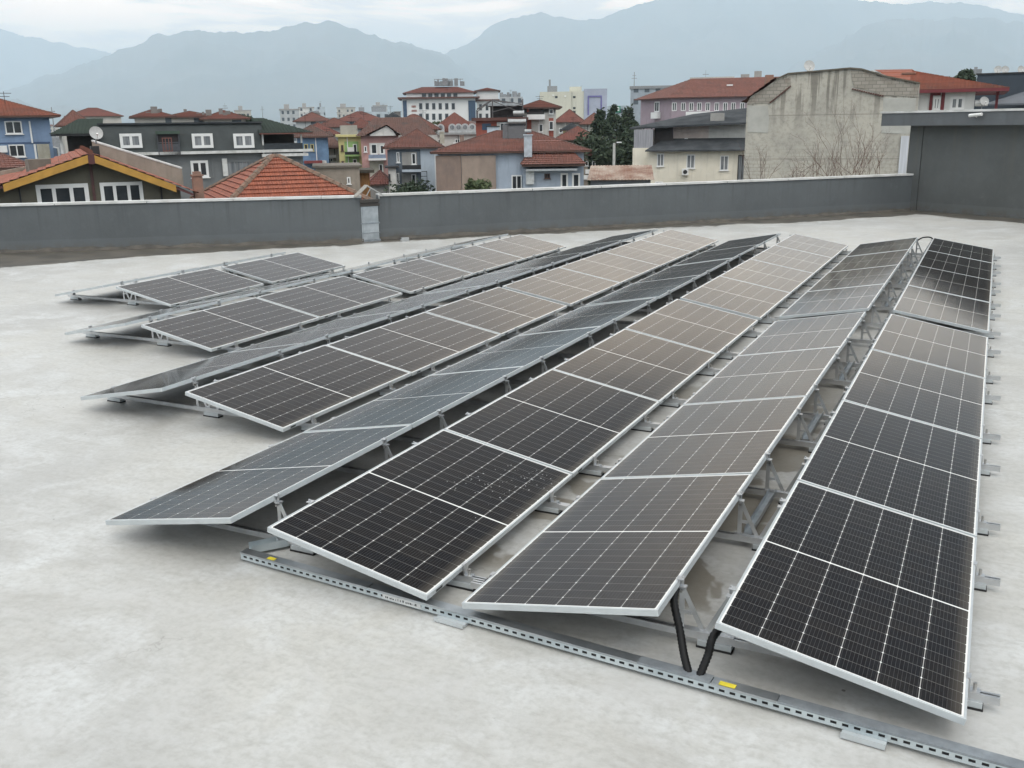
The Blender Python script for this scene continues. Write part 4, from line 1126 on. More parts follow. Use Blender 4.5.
def bare_shrub(px, D, h, seed, label, spread=.5, n=9):
    rr = random.Random(seed); p = at(px, 190, D)
    o = empty('bare_shrub', (p.x, p.y, p.z)); tag(o, label, 'shrub', 'bare shrubs in front of the concrete gable wall'); m = MB()
    def grow(a, dv, L, r_, lv):
        pts = [a]; v = dv.copy()
        for k in range(5):
            v = (v+Vector((rr.gauss(0, .12), rr.gauss(0, .12), rr.gauss(.03, .08)))).normalized(); pts.append(pts[-1]+v*L/5)
            if lv < 3 and k > 0 and rr.random() < .75:
                grow(pts[-1], (v+Vector((rr.gauss(0, .45), rr.gauss(0, .45), rr.uniform(.0, .4)))).normalized(), L*.5, r_*.55, lv+1)
        m.tube(pts, [r_*(1-.16*i) for i in range(6)], 4, False)
    for i in range(n):
        grow(Vector((rr.gauss(0, .15), rr.gauss(0, .15), -.5)), Vector((rr.gauss(0, spread), rr.gauss(0, .3), 1)).normalized(), h*rr.uniform(.6, 1.1), .021, 0)
    m.build('branches', twig, o)
for i, (px, D, h, n, sp, lb_) in enumerate(((762, 50, 1.9, 5, .5, 'sparse bare shrub at the left end of the concrete gable wall'), (790, 50, 1.5, 5, .4, 'thin bare shrub left of centre before the concrete wall'),
        (818, 49, 2.1, 7, .35, 'reddish bare shrub before the middle of the concrete wall'), (845, 48, 3.3, 8, .45, 'tallest bare shrub in front of the concrete wall'), (866, 48, 2.6, 7, .7, 'leaning bare shrub nearest the stair room'))):
    bare_shrub(px, D, h, 40+i, lb_, sp, n)

# --- hotel and the larger blocks behind
hotel_w = mat('hotel_white', (.66, .66, .65), .8, scale=.1, var=.05); navy = mat('navy_cladding', (.035, .07, .125), .4)
b = Bld('hotel', 'large white hotel with navy corner panels and brown roof in the distance', 'hotel', (403, 350), (476, 335), 22, hotel_w, ytop=99)
b.part('corner_panel', navy, 'front', 403.2, 100.5, 407, 122, .01, .25); b.part('corner_panel', navy, 'front', 468.5, 100.5, 475.5, 122, .01, .25)
MB().box(-1.4, -1.4, b.H, b.W+1.4, 23.4, b.H+.55).build('eaves', red_c, b.root)
zt = b.uv(440, 93)[1]
MB().box(1.5, 1.5, b.H+.55, b.W-.5, 20, zt).build('attic', hotel_w, b.root)
b.hip(2.3, .8, red_c, x0=1, x1=b.W, y0=1.5, y1=20, z=zt, ridge=False, r0=7, r1=b.W-6)
for y0, y1 in ((103, 109.5), (113.5, 120)):
    for k in range(6): b.win(419+k*6.5, y0, 422.5+k*6.5, y1, 1, fw_=.12, fm=mat('hotel_frame', (.25, .27, .30), .5), sill=False)
for k in range(6):
    u, z = b.uv(424+k*6.3, 96); 
    w_ = MB().box(u-.7, 1.35, z-1, u+.7, 1.48, z+.9).build('window', paneM, b.root)
for i, yy_ in enumerate((106.5, 110.8, 114.8)):
    m = MB(); x = 411.5
    while x < 415.6:
        u, z = b.uv(x, yy_); q = .35+.3*((i+int(x*3)) % 2); m.box(u, -.08, z-.35, u+q, -.01, z+.35); x += .85
    m.build('sign_letters', mat('faded_red', (.42, .25, .22), .7), b.root)
m = MB(); rr = random.Random(4)
for k in range(26):
    u = rr.uniform(b.W*.45, b.W*.85); z = zt+3.3; s_ = rr.uniform(.4, 1.4); m.box(u, 8+rr.random()*3, z-.6, u+s_, 9+rr.random()*3, z+rr.uniform(.5, 2.0))
for k in range(7): u = b.W*(.45+.06*k); m.bar((u, 8, zt+2.5), (u, 8, zt+5), .15)
m.bar((b.W*.45, 8, zt+4.8), (b.W*.85, 8, zt+4.8), .2).build('roof_plant', mat('plant_grey', (.25, .26, .27), .6), b.root)
# wing of the hotel to the right
b = Bld('hotel_wing', 'white wing of the hotel to the right of its navy corner', 'hotel', (477, 345), (499, 352), 20, hotel_w, ytop=101)
MB().box(-.5, -1, b.H, b.W+1, 20, b.H+.5).build('eaves', red_c, b.root); MB().box(0, 1, b.H+.5, b.W, 18, b.H+3.3).build('attic', hotel_w, b.root)
b.hip(1.3, .8, red_c, y0=1, y1=18, z=b.H+3.3, ridge=False)
for k in range(3): b.win(479+k*6.5, 104, 482+k*6.5, 110.5, 1, fm=_m['hotel_frame'], fw_=.12, sill=False); b.win(479+k*6.5, 113.5, 482+k*6.5, 120, 1, fm=_m['hotel_frame'], fw_=.12, sill=False)
b = Bld('apartment_building', 'grey flat roofed block with cluttered roof right of the hotel', 'building', (500, 300), (523, 296), 18, windowed('far_grey_wall', (.40, .42, .43), sx=2.4), ytop=97)
m = MB(); rr = random.Random(6)
for k in range(12): u = rr.uniform(0, b.W-1); m.box(u, 2+rr.random()*6, b.H, u+rr.uniform(.5, 1.6), 9, b.H+rr.uniform(.4, 1.8))
m.build('roof_plant', _m['plant_grey'], b.root)
# block with round dormers
cr = mat('cream_white_render', (.52, .51, .48), .85, scale=.3)
b = Bld('apartment_building', 'cream block with a row of round dormers under a red roof', 'building', (429, 150), (481, 146), 12, cr, ytop=135)
MB().box(-.4, -.5, b.H, b.W+.4, 12.4, b.H+.3).build('cornice', mat('grey_cornice', (.30, .31, .31), .7), b.root)
b.hip(2.9, .2, red_c, z=b.H+.3, y0=.8, r0=4, r1=b.W-4, ridge=False)
for px in (434, 440.5, 452, 458.5, 465, 472):
    u, z = b.uv(px, 123); zb_ = b.H+.3; rr_ = .55
    pts = [(u-rr_, 0, zb_), (u+rr_, 0, zb_)]+[(u+math.cos(a)*rr_, 0, zb_+.75+math.sin(a)*rr_) for a in [math.pi*i/8 for i in range(9)]]
    dm_ = MB().prism(pts, (0, 2, 0)).build('dormer', mat('grey_dormer', (.45, .46, .46), .7), b.root)
    MB().tube([(u, -.02, zb_+.75), (u, -.06, zb_+.75)], .33, 12).build('pane', curtain, dm_)
for px in (438, 455, 474): b.win(px, 139, px+5, 146, 2)
# red and white apartment with pergola
rw = mat('brick_red_render', (.30, .085, .06), .85, scale=.5)
b = Bld('apartment_building', 'red and cream block with a steel pergola on its roof terrace', 'building', (476, 118), (524, 116), 12, rw, ytop=121)
b.part('panel', mat('cream_white_render', (.52, .51, .48)), 'front', 497, 122, 510, 150, .003, .06); b.part('window_band', navy, 'front', 482, 123.5, 491, 130, .003, .05)
b.win(500, 123, 508, 133, 2, off=.06)
MB().box(-.5, -.6, b.H, b.W+.5, 12, b.H+.35).build('roof_slab', red_c, b.root)
zt = b.uv(500, 99)[1]; m = MB()
for u in (b.W*.02, b.W*.35, b.W*.98):
    for y in (0, 5): m.bar((u, y, b.H+.35), (u, y, zt-(0 if u > b.W*.3 else 1.2)), .12)
for k in range(9):
    y = k*.62; m.bar((b.W*.02, y, zt-1.1), (b.W*.35, y, zt-.05), .07).bar((b.W*.35, y, zt-.05), (b.W*.98, y, zt-.6), .07)
m.bar((b.W*.02, 0, b.H+1), (b.W*.35, 0, zt-.1), .08).bar((b.W*.35, 0, b.H+1), (b.W*.98, 0, zt-.6), .08).bar((b.W*.98, 0, b.H+.8), (b.W*.35, 0, zt-.2), .08)
m.build('pergola', mat('pergola_steel', (.10, .09, .09), .6), b.root)
MB().box(b.W*.3, 2, b.H+.35, b.W*.99, 9, b.H+1.7).build('terrace_wall', mat('recess_shade', (.03, .025, .025)), b.root)
MB().box(b.W*.25, 1, b.H+1.7, b.W*.99, 9, b.H+2.0).build('terrace_slab', mat('pale_grey_render', (.42, .45, .47)), b.root)
# grey annex boxes in front
b2 = Bld('annex', 'pale grey box room in front of the red and cream block', 'building', (487, 108), (499, 108), 4, mat('pale_blue_render', (.46, .52, .58)), ytop=127)
MB().box(-.1, -.1, b2.H, b2.W+.1, 4.1, b2.H+.1).build('coping', metal_d, b2.root)
b = Bld('apartment_building', 'white and red block with covered top balcony left of the cream slab block', 'building', (524, 124), (556, 120), 12, mat('cream_white_render', (.52, .51, .48)), ytop=113)
b.part('panel', rw, 'front', 527, 108, 531.5, 145, .003, .05); b.part('panel', rw, 'front', 549, 118, 553.5, 145, .003, .06)
zt = b.uv(540, 107)[1]
b.part('painted_balcony_recess', mat('recess_shade', (.03, .025, .025)), 'front', 529, 107.5, 542, 114, .05, .08)  # balcony depth is only painted: a dark sheet as its shade
MB().box(0, 2, b.H, b.W, 11, b.H+.5).build('attic', _m['white_render'], b.root); b.hip(1.0, .7, red_a, z=b.H+.5)
b.part('balcony', white_f, 'front', 526, 114.5, 545, 119.5, .05, 1.1)
b.win(549, 109, 553.5, 114, 1, off=.06); b.win(549, 121, 553.5, 130, 1, off=.06); b.win(538, 124, 543, 132, 1); b.win(538, 138, 543, 146, 1); b.part('balcony_rail', metal_d, 'front', 527, 112, 544, 114.4, 1.0, 1.04)
# cream slab block with purple framed panel
b = Bld('apartment_building', 'tall cream block with a purple framed blank panel on its right half', 'building', (540, 420), (606, 400), 20, mat('pale_cream_render', (.56, .55, .46), .85, scale=.1, var=.05), ytop=92)
u0 = b.uv(584, 100)[0]
MB().box(u0, -.5, 0, b.W+.3, 19, b.H+.9).build('panel_block', mat('grey_blue_panel', (.38, .41, .50), .7, scale=.1), b.root)
pur = mat('purple_frame', (.15, .14, .34), .7)
uu0, zz0 = b.uv(587.5, 115); uu1, zz1 = b.uv(602, 95.5)
MB().box(uu0, -.8, zz0, uu0+.6, -.51, zz1).box(uu1-.6, -.8, zz0, uu1, -.51, zz1).box(uu0+.6, -.8, zz1-.6, uu1-.6, -.51, zz1).build('panel_frame', pur, b.root)
for px, py in ((555, 96), (573, 96), (573, 107), (573, 111)): b.win(px, py, px+2.6, py+2.2, 2, fm=metal_d, sill=False, fw_=.1)
MB().box(3, 4, b.H, 7, 9, b.H+2.4).box(3.6, 4, b.H+2.4, 4.4, 5, b.H+5).build('roof_plant', _m['plant_grey'], b.root); MB().box(u0-6, 4, b.H, u0-1, 9, b.H+2).build('stair_head', _m['pale_cream_render'], b.root)
# low houses before it
for i, (xl, xr, D, yt, rh, wm_, rm, lb_) in enumerate((
    (556, 583, 175, 123, 2.2, mat('grey_old_render', (.34, .33, .31)), red_c, 'low grey house with dull roof under the cream slab block'),
    (582, 606, 170, 125, 1.9, mat('grey_old_render', (.34, .33, .31)), red_a, 'low house with bright red roof under the purple framed panel'),
    (555, 600, 145, 141, 1.9, mat('olive_old_wall', (.28, .27, .22), .9, scale=.5), red_c, 'long low red roofed house left of the conifers'),
    (563, 580, 160, 131, 1.1, mat('yellow_render', (.56, .51, .24)), darkroof, 'small yellow walled house between two low red roofs'),
    (575, 588, 118, 156, 1.0, mat('taupe_render', (.30, .255, .21)), red_c, 'small taupe house left of the broad evergreen'))):
    b = Bld('house', lb_, 'house', (xl, D), (xr, D-3), 9, wm_, ytop=yt); b.hip(rh, .5, rm)
    for k in range(3): b.win(xl+3+k*7, yt+5, xl+6.5+k*7, yt+10, 1, fw_=.1)
# hazy grey office behind the conifers and mast
b = Bld('office_building', 'flat grey office block partly behind the lavender building', 'building', (630, 300), (676, 290), 20, windowed('far_blue_wall', (.30, .34, .38), sx=3.2, sz=3.4), ytop=89)
MB().box(-.3, -.3, b.H, b.W+.3, 20.3, b.H+.8).build('roof_edge', _m['plant_grey'], b.root)
b = Bld('office_building', 'pale blue glass office with a green sign between the conifers', 'building', (607, 330), (630, 325), 18, windowed('far_pale_wall', (.42, .48, .52), sx=3.0), ytop=106)
b.part('sign', mat('green_sign', (.02, .26, .15), .6), 'front', 615.5, 106, 620.5, 112.5, .01, .5)
u0, z0, u1, z1 = b.rect('front', 617, 107.2, 619.3, 111)
MB().tube([(u0+.3, -.56, (z0+z1)/2), (u0+.3, -.54, (z0+z1)/2)], .2, 6)
MB().box(u0, -.6, z0, u0+.25, -.51, z1).box(u1-.25, -.6, z0, u1, -.51, z1).box(u0+.25, -.6, z1-.25, u1-.25, -.51, z1).box(u0+.25, -.6, z0, u1-.25, -.51, z0+.25).build('sign_mark', white_f, b.root)
def mast(px, yt, D, label, w=.35):
    p = at(px, 120, D); t = at(px, yt, D).z; o = empty('antenna_mast', (p.x, p.y, ZG)); tag(o, label, 'mast')
    MB().tube([(0, 0, 0), (0, 0, t-ZG)], [w, w*.25], 6).build('pole', _m['plant_grey'], o)
    MB().box(-.9, -.06, (t-ZG)*.93, .9, .06, (t-ZG)*.93+.12).box(-.6, -.06, (t-ZG)*.96, .6, .06, (t-ZG)*.96+.1).build('crossarm', _m['plant_grey'], o)
mast(633.5, 72, 320, 'tall grey antenna mast above the conifers'); mast(704, 70, 200, 'thin antenna on the lavender building roof', .08)
mast(263, 106, 420, 'thin far mast over the hazy town', .3); mast(226, 103, 260, 'small aerial above the roofs behind the mansard block', .08); mast(53, 107, 140, 'grey vent pole right of the blue house', .22)

# --- lavender school-like building
lav = mat('lavender_render', (.33, .265, .30), .85, scale=.3, var=.07)
b = Bld('apartment_building', 'long lavender building with red hip roof and a row of white windows', 'building', (671, 185), (795, 178), 16, lav, ytop=98)
# left wing face turned away
uL = b.uv(634, 100)[0]
MB().prism([(-6.6, 9, 0), (0, 0, 0), (0, 9, 0)], (0, 0, b.H)).build('wall', lav, b.root)
m = MB(); z_ = b.H+.05; A_, B_, C_, D_ = (-.7, -.9, z_), (b.W+.8, -.9, z_), (b.W+.8, 16, z_), (-8.0, 9.5, z_); e0, e1 = (3.2, 6, z_+3.5), (b.W-3, 6, z_+3.5)
roof_face(m, A_, B_, e1, e0, .5); roof_face(m, D_, A_, e0, e0, .5); roof_face(m, B_, C_, e1, e1, .5); roof_face(m, C_, D_, e0, e1, .5)
ro = m.build('roof', red_a, b.root); MB().prism([A_, B_, C_, D_], (0, 0, -.15)).build('eaves', red_c, ro)
for x0 in (672, 681, 689, 697, 705.5, 714.5, 723, 731, 740): b.win(x0, 102.5, x0+4.6, 111, 2, fw_=.13, sill=False)
b.part('balcony', white_f, 'front', 686, 111.5, 730, 117.5, .01, .8)
# window and balcony on the turned face, plus roof lights
sf = empty('x', (0, 0, 0)); bpy.data.objects.remove(sf)
v1 = Vector((-6.6, 9, 0)); t_dir = (Vector((0, 0, 0))-v1).normalized(); nn_ = Vector((t_dir.y, -t_dir.x, 0))
def on_side(u0, u1, z0, z1, o0, o1, name, mt):
    a = v1+t_dir*u0+nn_*o0; c = v1+t_dir*u1+nn_*o0
    return MB().prism([(a.x, a.y, z0), (c.x, c.y, z0), (c.x, c.y, z1), (a.x, a.y, z1)], nn_*(o1-o0)).build(name, mt, b.root)
zc = b.H
on_side(5.3, 7.0, zc-2.4, zc-.5, .01, .1, 'window', white_f); on_side(5.5, 6.1, zc-2.2, zc-.7, .101, .12, 'window', paneM); on_side(6.25, 6.8, zc-2.2, zc-.7, .101, .12, 'window', paneM)
on_side(5.0, 7.4, zc-3.6, zc-2.45, .01, .7, 'balcony', white_f)
MB().box(b.W*.44, 2.6, z_+1.95, b.W*.49, 3.3, z_+2.2).build('roof_light', white_f, ro)
MB().box(2.8, 6.6, z_+3.2, 11, 8, z_+3.75).build('roof_parapet', _m['cream_white_render'], b.root); MB().box(b.W*.55, 6.5, z_+3, b.W*.62, 9, z_+4.1).box(b.W*.66, 6.5, z_+3, b.W*.72, 9, z_+4.6).build('roof_room', _m['grey_old_render'], b.root)
# --- cream house with two dark roofs
crm = mat('cream_wall', (.72, .67, .56), .8, scale=.4, var=.06)
b = Bld('house', 'cream house with dark mono pitch roofs and an air conditioner', 'house', (648, 108), (749, 99), 12, crm, ytop=151)
u0, z0, u1, z1 = b.rect('front', 653, 141, 745, 152); W3 = b.W
ul, zl_ = b.uv(653, 151.5); ur_, zr_ = b.uv(746, 152.5)
m = MB().prism([(-.2, -.8, b.H-.05), (W3+.2, -.8, b.H-.05), (W3+.2, 2.6, b.H+1.15), (1.8, 2.6, b.H+1.15)], (0, 0, .14)); m.build('lower_roof', darkroof, b.root)
zu = b.uv(700, 128)[1]
MB().box(2.6, 2.4, b.H, 6.3, 11, zu+.6).build('upper_wall', mat('pinkish_render', (.50, .42, .38), .85, scale=.5), b.root)
MB().box(6.302, 2.405, b.H, W3, 11, zu+.6).build('upper_wall', mat('cream_white_render', (.52, .51, .48)), b.root)
MB().prism([(-2.0, .8, zu-.05), (W3+.3, .8, zu+.35), (W3+.3, 7.5, zu+1.9), (4.5, 7.5, zu+1.3)], (0, 0, .18)).build('upper_roof', darkroof, b.root)
MB().box(.6, 1.8, b.H+.2, 2.6, 1.86, zu+.1).build('painted_recess', mat('recess_shade', (.03, .025, .025)), b.root)  # thin dark sheet, shade under the upper roof put into its colour
MB().box(-1.6, .6, b.H-1.5, .1, 5, b.H+.3).build('balcony', crm, b.root); MB().box(-1.5, .7, b.H+.3, .5, 4.8, zu-.1).build('curtain_screen', mat('grey_curtain', (.33, .33, .35), .9, scale=2, stretch=(8, 8, .3), c2=(.2, .2, .22)), b.root)
MB().box(-1.1, .9, 0, 0, 4.6, b.H-1.5).build('corner_wall', mat('grey_old_render', (.34, .33, .31)), b.root); MB().box(-1.5, .5, b.H-4.3, .1, 5, b.H-3.6).build('balcony', crm, b.root)
for x0, x1, y0, y1 in ((657, 664, 153.5, 166.5), (686.5, 695, 154.5, 168.5), (720, 728.5, 155.5, 170.5)): b.win(x0, y0, x1, y1, 2, fw_=.1, pm=curtain)
b.win(737.5, 155, 746.5, 185, 2, fm=metal_d, pm=curtain, sill=False); b.win(655, 181.5, 663, 192, 2, fw_=.12)
u0, z0, u1, z1 = b.rect('front', 682, 168.5, 688.5, 175)
ac = MB().box(u0, -.45, z0, u1, -.003, z1).build('air_conditioner', white_f, b.root); MB().tube([((u0+u1)/2, -.47, (z0+z1)/2), ((u0+u1)/2, -.451, (z0+z1)/2)], .22, 14).build('fan_grille', metal_d, ac)
chimney_on(b, 686, 139, 147, 106, .3, white_f)
MB().box(b.W*.62, 2.0, zu+.7, b.W*.76, 3.6, zu+1.5).build('roof_hatch', _m['grey_old_render'], b.root)

# --- bare concrete gable wall with the white and maroon house behind it
raw = bpy.data.materials.new('raw_concrete'); raw.use_nodes = True; g = NG(raw.node_tree); bb = raw.node_tree.nodes['Principled BSDF']
P = g.n('ShaderNodeTexCoord').outputs['Object']; x, y, z = g.sep(P)
c = g.mix(g.step(g.noise(P, .5, 6, .65), .3, .7), (.47, .445, .385), (.35, .335, .295))
c = g.mix(g.m('MULTIPLY', g.step(g.noise(P, 4, 6, .7), .45, .7), .5), c, (.22, .21, .185))
# rain streaks running down from the top edge
stn = g.noise(g.vm('MULTIPLY', P, (2.2, 2.2, .10)), 1.0, 4, .6)
c = g.mix(g.m('MULTIPLY', g.m('MULTIPLY', g.step(stn, .5, .58), g.step(z, 11.6, 14.6)), .62), c, (.10, .09, .075))
# courses of lift joints and faint blockwork
jz = g.m('FRACT', g.m('DIVIDE', z, 2.6)); c = g.mix(g.m('MULTIPLY', g.step(jz, .035, .0), .55), c, (.13, .12, .10))
bt = g.n('ShaderNodeTexBrick'); g.set(bt.inputs['Vector'], g.comb(x, z, 0)); bt.inputs['Scale'].default_value = 1; bt.inputs['Brick Width'].default_value = .5; bt.inputs['Row Height'].default_value = .22; bt.inputs['Mortar Size'].default_value = .015
lowm = g.m('MULTIPLY', g.step(z, 12.0, 10.6), g.step(g.noise(P, .35, 3), .42, .56))
c = g.mix(g.m('MULTIPLY', g.m('MULTIPLY', bt.outputs['Fac'], lowm), .5), c, (.15, .145, .13))
g.set(bb.inputs['Base Color'], c); bb.inputs['Roughness'].default_value = .95
g.set(bb.inputs['Normal'], g.bump(g.noise(P, 6, 6, .7), .5, .04))
blockm = bpy.data.materials.new('hollow_blocks'); blockm.use_nodes = True; g = NG(blockm.node_tree); bb = blockm.node_tree.nodes['Principled BSDF']
P = g.n('ShaderNodeTexCoord').outputs['Object']; x, y, z = g.sep(P)
bt = g.n('ShaderNodeTexBrick'); g.set(bt.inputs['Vector'], g.comb(x, z, 0)); bt.inputs['Scale'].default_value = 1; bt.inputs['Brick Width'].default_value = .42; bt.inputs['Row Height'].default_value = .21; bt.inputs['Mortar Size'].default_value = .018
bt.inputs['Color1'].default_value = (.27, .25, .215, 1); bt.inputs['Color2'].default_value = (.33, .305, .265, 1); bt.inputs['Mortar'].default_value = (.19, .175, .15, 1)
g.set(bb.inputs['Base Color'], g.mix(g.m('MULTIPLY', g.step(g.noise(P, 1.2, 5), .5, .7), .5), bt.outputs['Color'], (.16, .12, .095))); bb.inputs['Roughness'].default_value = .95
g.set(bb.inputs['Normal'], g.bump(bt.outputs['Fac'], -.5, .04))

b = Bld('apartment_building', 'tall unfinished concrete gable wall with rain streaks and exposed blocks', 'building', (747, 64), (920, 56), 9, raw, ytop=90, body=False)
U = lambda px, py, o=0: b.uv(px, py, 'front', o)
def polyf(pts, o=0.0): return [(U(px, py)[0], -o, U(px, py)[1]) for px, py in pts]
out = [(747, 103), (751, 96), (762, 90), (776, 80), (788, 74.5), (850, 69), (862, 70), (885, 77), (920, 84)]
pl = polyf(out)
MB().prism([(pl[0][0], 0, 0)]+pl+[(pl[-1][0], 0, 0)], (0, 9, 0)).build('wall', raw, b.root)
MB().prism(polyf([(747.5, 104), (752, 95.5), (776.5, 81.5), (790.5, 77), (791, 86), (772, 101), (769, 104.5), (766, 103)], .004), (0, -.03, 0)).build('block_infill', blockm, b.root)
MB().prism(polyf([(851, 70.5), (862, 71.2), (885, 78.5), (919, 85.5), (918, 97), (886, 95.5), (880, 95), (872, 91), (854, 87), (852, 80)], .004), (0, -.03, 0)).build('block_infill', blockm, b.root)
newp = mat('fresh_plaster', (.43, .425, .39), .9, scale=1.2, var=.08, bump=.2)
MB().prism(polyf([(883, 97.5), (916, 98), (914, 134), (881, 133), (883, 115)], .004), (0, -.02, 0)).build('plaster_patch', newp, b.root)
MB().prism(polyf([(747.5, 105.5), (768, 105.5), (769, 118), (768, 133), (747.5, 132)], .004), (0, -.02, 0)).build('plaster_patch', newp, b.root)
cp = [tuple(Vector(p)) for p in pl]
m = MB()
for p, q in zip(pl[3:], pl[4:]): m.prism([(p[0], -.12, p[2]+.005), (q[0], -.12, q[2]+.005), (q[0], -.12, q[2]+.09), (p[0], -.12, p[2]+.09)], (0, 1.2, 0))
m.build('coping', mat('mossy_coping', (.13, .115, .09), .95, scale=3, bump=.4), b.root)
# stepped roof edge tiles on the left shoulder
m = MB(); a_, c_ = pl[0], pl[3]
roof_face(m, (a_[0]-.3, -.25, a_[2]+.05), (a_[0]-.3, 8, a_[2]+.05), (c_[0], 8, c_[2]+.15), (c_[0], -.25, c_[2]+.15)); m.build('shoulder_roof', red_c, b.root)
m = MB()
for (x0, y0), (x1, y1) in (((770, 103), (791, 86)), ((852, 89), (884, 96.5))):
    p = polyf([(x0, y0)], .0)[0]; q = polyf([(x1, y1)], .0)[0]
    for i in range(14):
        a = Vector(p).lerp(Vector(q), i/14); c = Vector(p).lerp(Vector(q), (i+.8)/14); m.bar(a+Vector((0, -.06, 0)), c+Vector((0, -.06, .02)), .10, .07)
m.build('old_roof_line', red_c, b.root)
MB().box(U(900, 150)[0], -.14, 0, U(908, 150)[0], -.004, U(905, 136)[1]).build('white_cladding', mat('white_cladding_sheet', (.58, .60, .64), .6, stretch=(6, 6, .3), var=.12, scale=1), b.root)
gut = MB().bar((U(913, 132)[0], -.12, U(913, 132)[1]), (U(913, 138)[0], -.12, U(913, 138)[1]), .12).build('pipe_elbow', white_f, b.root)
dish(809, 66.5, 63, .34, 'round satellite dish on top of the bare concrete gable wall', .3)
chimney(769, 75, 82, 66, .5, 'small reddish chimney at the left shoulder of the concrete wall', brick, False)

mar = mat('maroon_paint', (.16, .022, .028), .6)
b = Bld('house', 'white house with maroon trim and bright red roof behind the stair room', 'house', (915, 66), (972, 64), 9, mat('white_wall', (.64, .64, .62), .8, scale=.5, var=.04), ytop=91)
E1 = Vector((-.6, -.7, b.H+.05)); ue, ze_ = b.uv(1010, 92); E2 = Vector((b.uv(1009, 90)[0], -.7, b.H+.05))
xr_ = b.uv(880, 90)[0]
Rg = Vector((xr_-1.0, 6, b.H+1.7)); Rg2 = Vector((E2.x-6.3, 6, b.H+1.55)); E3 = Vector((E2.x, 10, b.H+.05)); E0 = Vector((xr_-1.5, -.0, b.H+.95))
m = MB(); roof_face(m, E1, E2, Rg2, Vector((-.8, 6, b.H+1.65))); roof_face(m, E2, E3, Rg2, Rg2)
roof_face(m, E1+Vector((0, .75, .15)), E1+Vector((0, .76, .15)), Vector((-.8, 6, b.H+1.65)), Rg)
roof_face(m, E3, Vector((-.8, 12, b.H+.05)), Vector((-.8, 6, b.H+1.65)), Rg2)
ro = m.build('roof', red_b, b.root)
MB().prism([E1, E2, E3, Vector((-.6, 12, E1.z))], (0, 0, -.2)).build('eaves', mar, ro)
b.part('maroon_strip', mar, 'front', 929.5, 92, 932.5, 112, .003, .1); b.part('maroon_strip', mar, 'front', 941, 92, 944.5, 112, .003, .1); b.part('maroon_strip', mar, 'front', 932.6, 92, 940.9, 95.5, .003, .08)
b.win(933, 97, 940.5, 110, 2, fw_=.13); b.win(950, 96.5, 964.5, 110, 2, fw_=.16, pm=curtain)
u_, z_ = b.uv(998, 92)
MB().box(u_-.08, .6, 0, u_+.08, .76, b.H).build('post', mar, b.root)
MB().box(b.W, 1.0, 0, u_+.6, 8, b.H-2.2).build('terrace_wall', mat('white_wall', (.64, .64, .62)), b.root)
chimney_on(b, 908, 74, 82, 70, .75, brick)
dish(984, 101.5, 63.5, .28, 'white dish and tank under the maroon eaves on the terrace', .4)
tk = MB().tube([(-.35, 0, 0), (.4, 0, 0)], .2, 12).build('water_tank', white_f, loc=at(981, 103, 64.2)); tag(tk, 'white cylinder lying under the maroon eaves', 'tank')
up_ = at(893, 72, 72)
b = Bld('house', 'pale flat parapet seen above the ridge behind the concrete wall', 'house', (868, 82), (900, 82), 8, mat('cream_white_render', (.52, .51, .48)), ytop=72)
MB().box(-.1, -.1, b.H, b.W+.1, 8.1, b.H+.12).build('coping', cope_m, b.root)
# dark blue block at the right edge
db = mat('dark_blue_render', (.036, .050, .068), .7, scale=.4, var=.12)
b = Bld('apartment_building', 'dark blue grey block with satellite dishes at the right edge', 'building', (972, 98), (1085, 92), 14, db, ytop=75)
MB().box(-.1, -.12, b.H, b.W+.1, 14.1, b.H+.14).build('coping', metal_d, b.root)
u0, z0 = b.uv(985, 106); u1, z1 = b.uv(1024, 89)
MB().prism([(u0, -3, z0), (b.W, -3, z0), (b.W, -.01, z1+.6), (u0+4.5, -.01, z1)], (0, 0, .15)).build('lean_to_roof', mat('slate_sheet', (.10, .11, .125), .6, scale=.5), b.root)
for i, px in enumerate((998, 1005, 1021)):
    dish(px, 70, 97, .36, ['left of two satellite dishes on the dark blue block', 'right of two satellite dishes on the dark blue block', 'satellite dish at the very right on the dark blue block'][i], .2*i)
o = empty('water_tank', at(976, 73, 98)); tag(o, 'small grey roof unit at the left corner of the dark blue block', 'roof unit')
MB().box(-.4, -.3, -.2, .5, .3, .35).box(-.2, -.2, .35, .1, .1, .55).build('unit_body', _m['plant_grey'], o)

# roofs seen above the mansard block
for i, (xl, xr, D, yt, rh, rm, lb_) in enumerate(((136, 172, 120, 118, .9, red_c, 'brown roofed house just above the mansard block, leftmost of three'),
        (168, 215, 135, 118, .8, red_a, 'red roofed house above the mansard block, middle of three'), (205, 246, 128, 120, 1.1, red_c, 'brown red roof above the mansard block, rightmost of three'),
        (62, 90, 110, 127, 1.7, red_a, 'small red roofed house between blue house and mansard block'),
        (68, 122, 240, 117, 2.0, red_c, 'long pale house with brown roof beyond the blue house'))):
    b = Bld('house', lb_, 'house', (xl, D), (xr, D-4), 10, windowed('far_cream_wall', (.48, .46, .42)), ytop=yt); b.hip(rh, .6, rm)
    if i < 3:
        m = MB(); rr = random.Random(i)
        for k in range(7): u = rr.uniform(0, b.W-1); y_ = rr.uniform(1, 5); m.box(u, y_, b.H+.3, u+rr.uniform(.3, .8), y_+.6, b.H+rh+rr.uniform(-.6, .45)) if k else m.box(1, 4, b.H, b.W-1, 5, b.H+rh*.6)
        m.build('roof_clutter', mat('clutter_grey', (.20, .19, .18), .8, scale=1), b.root)
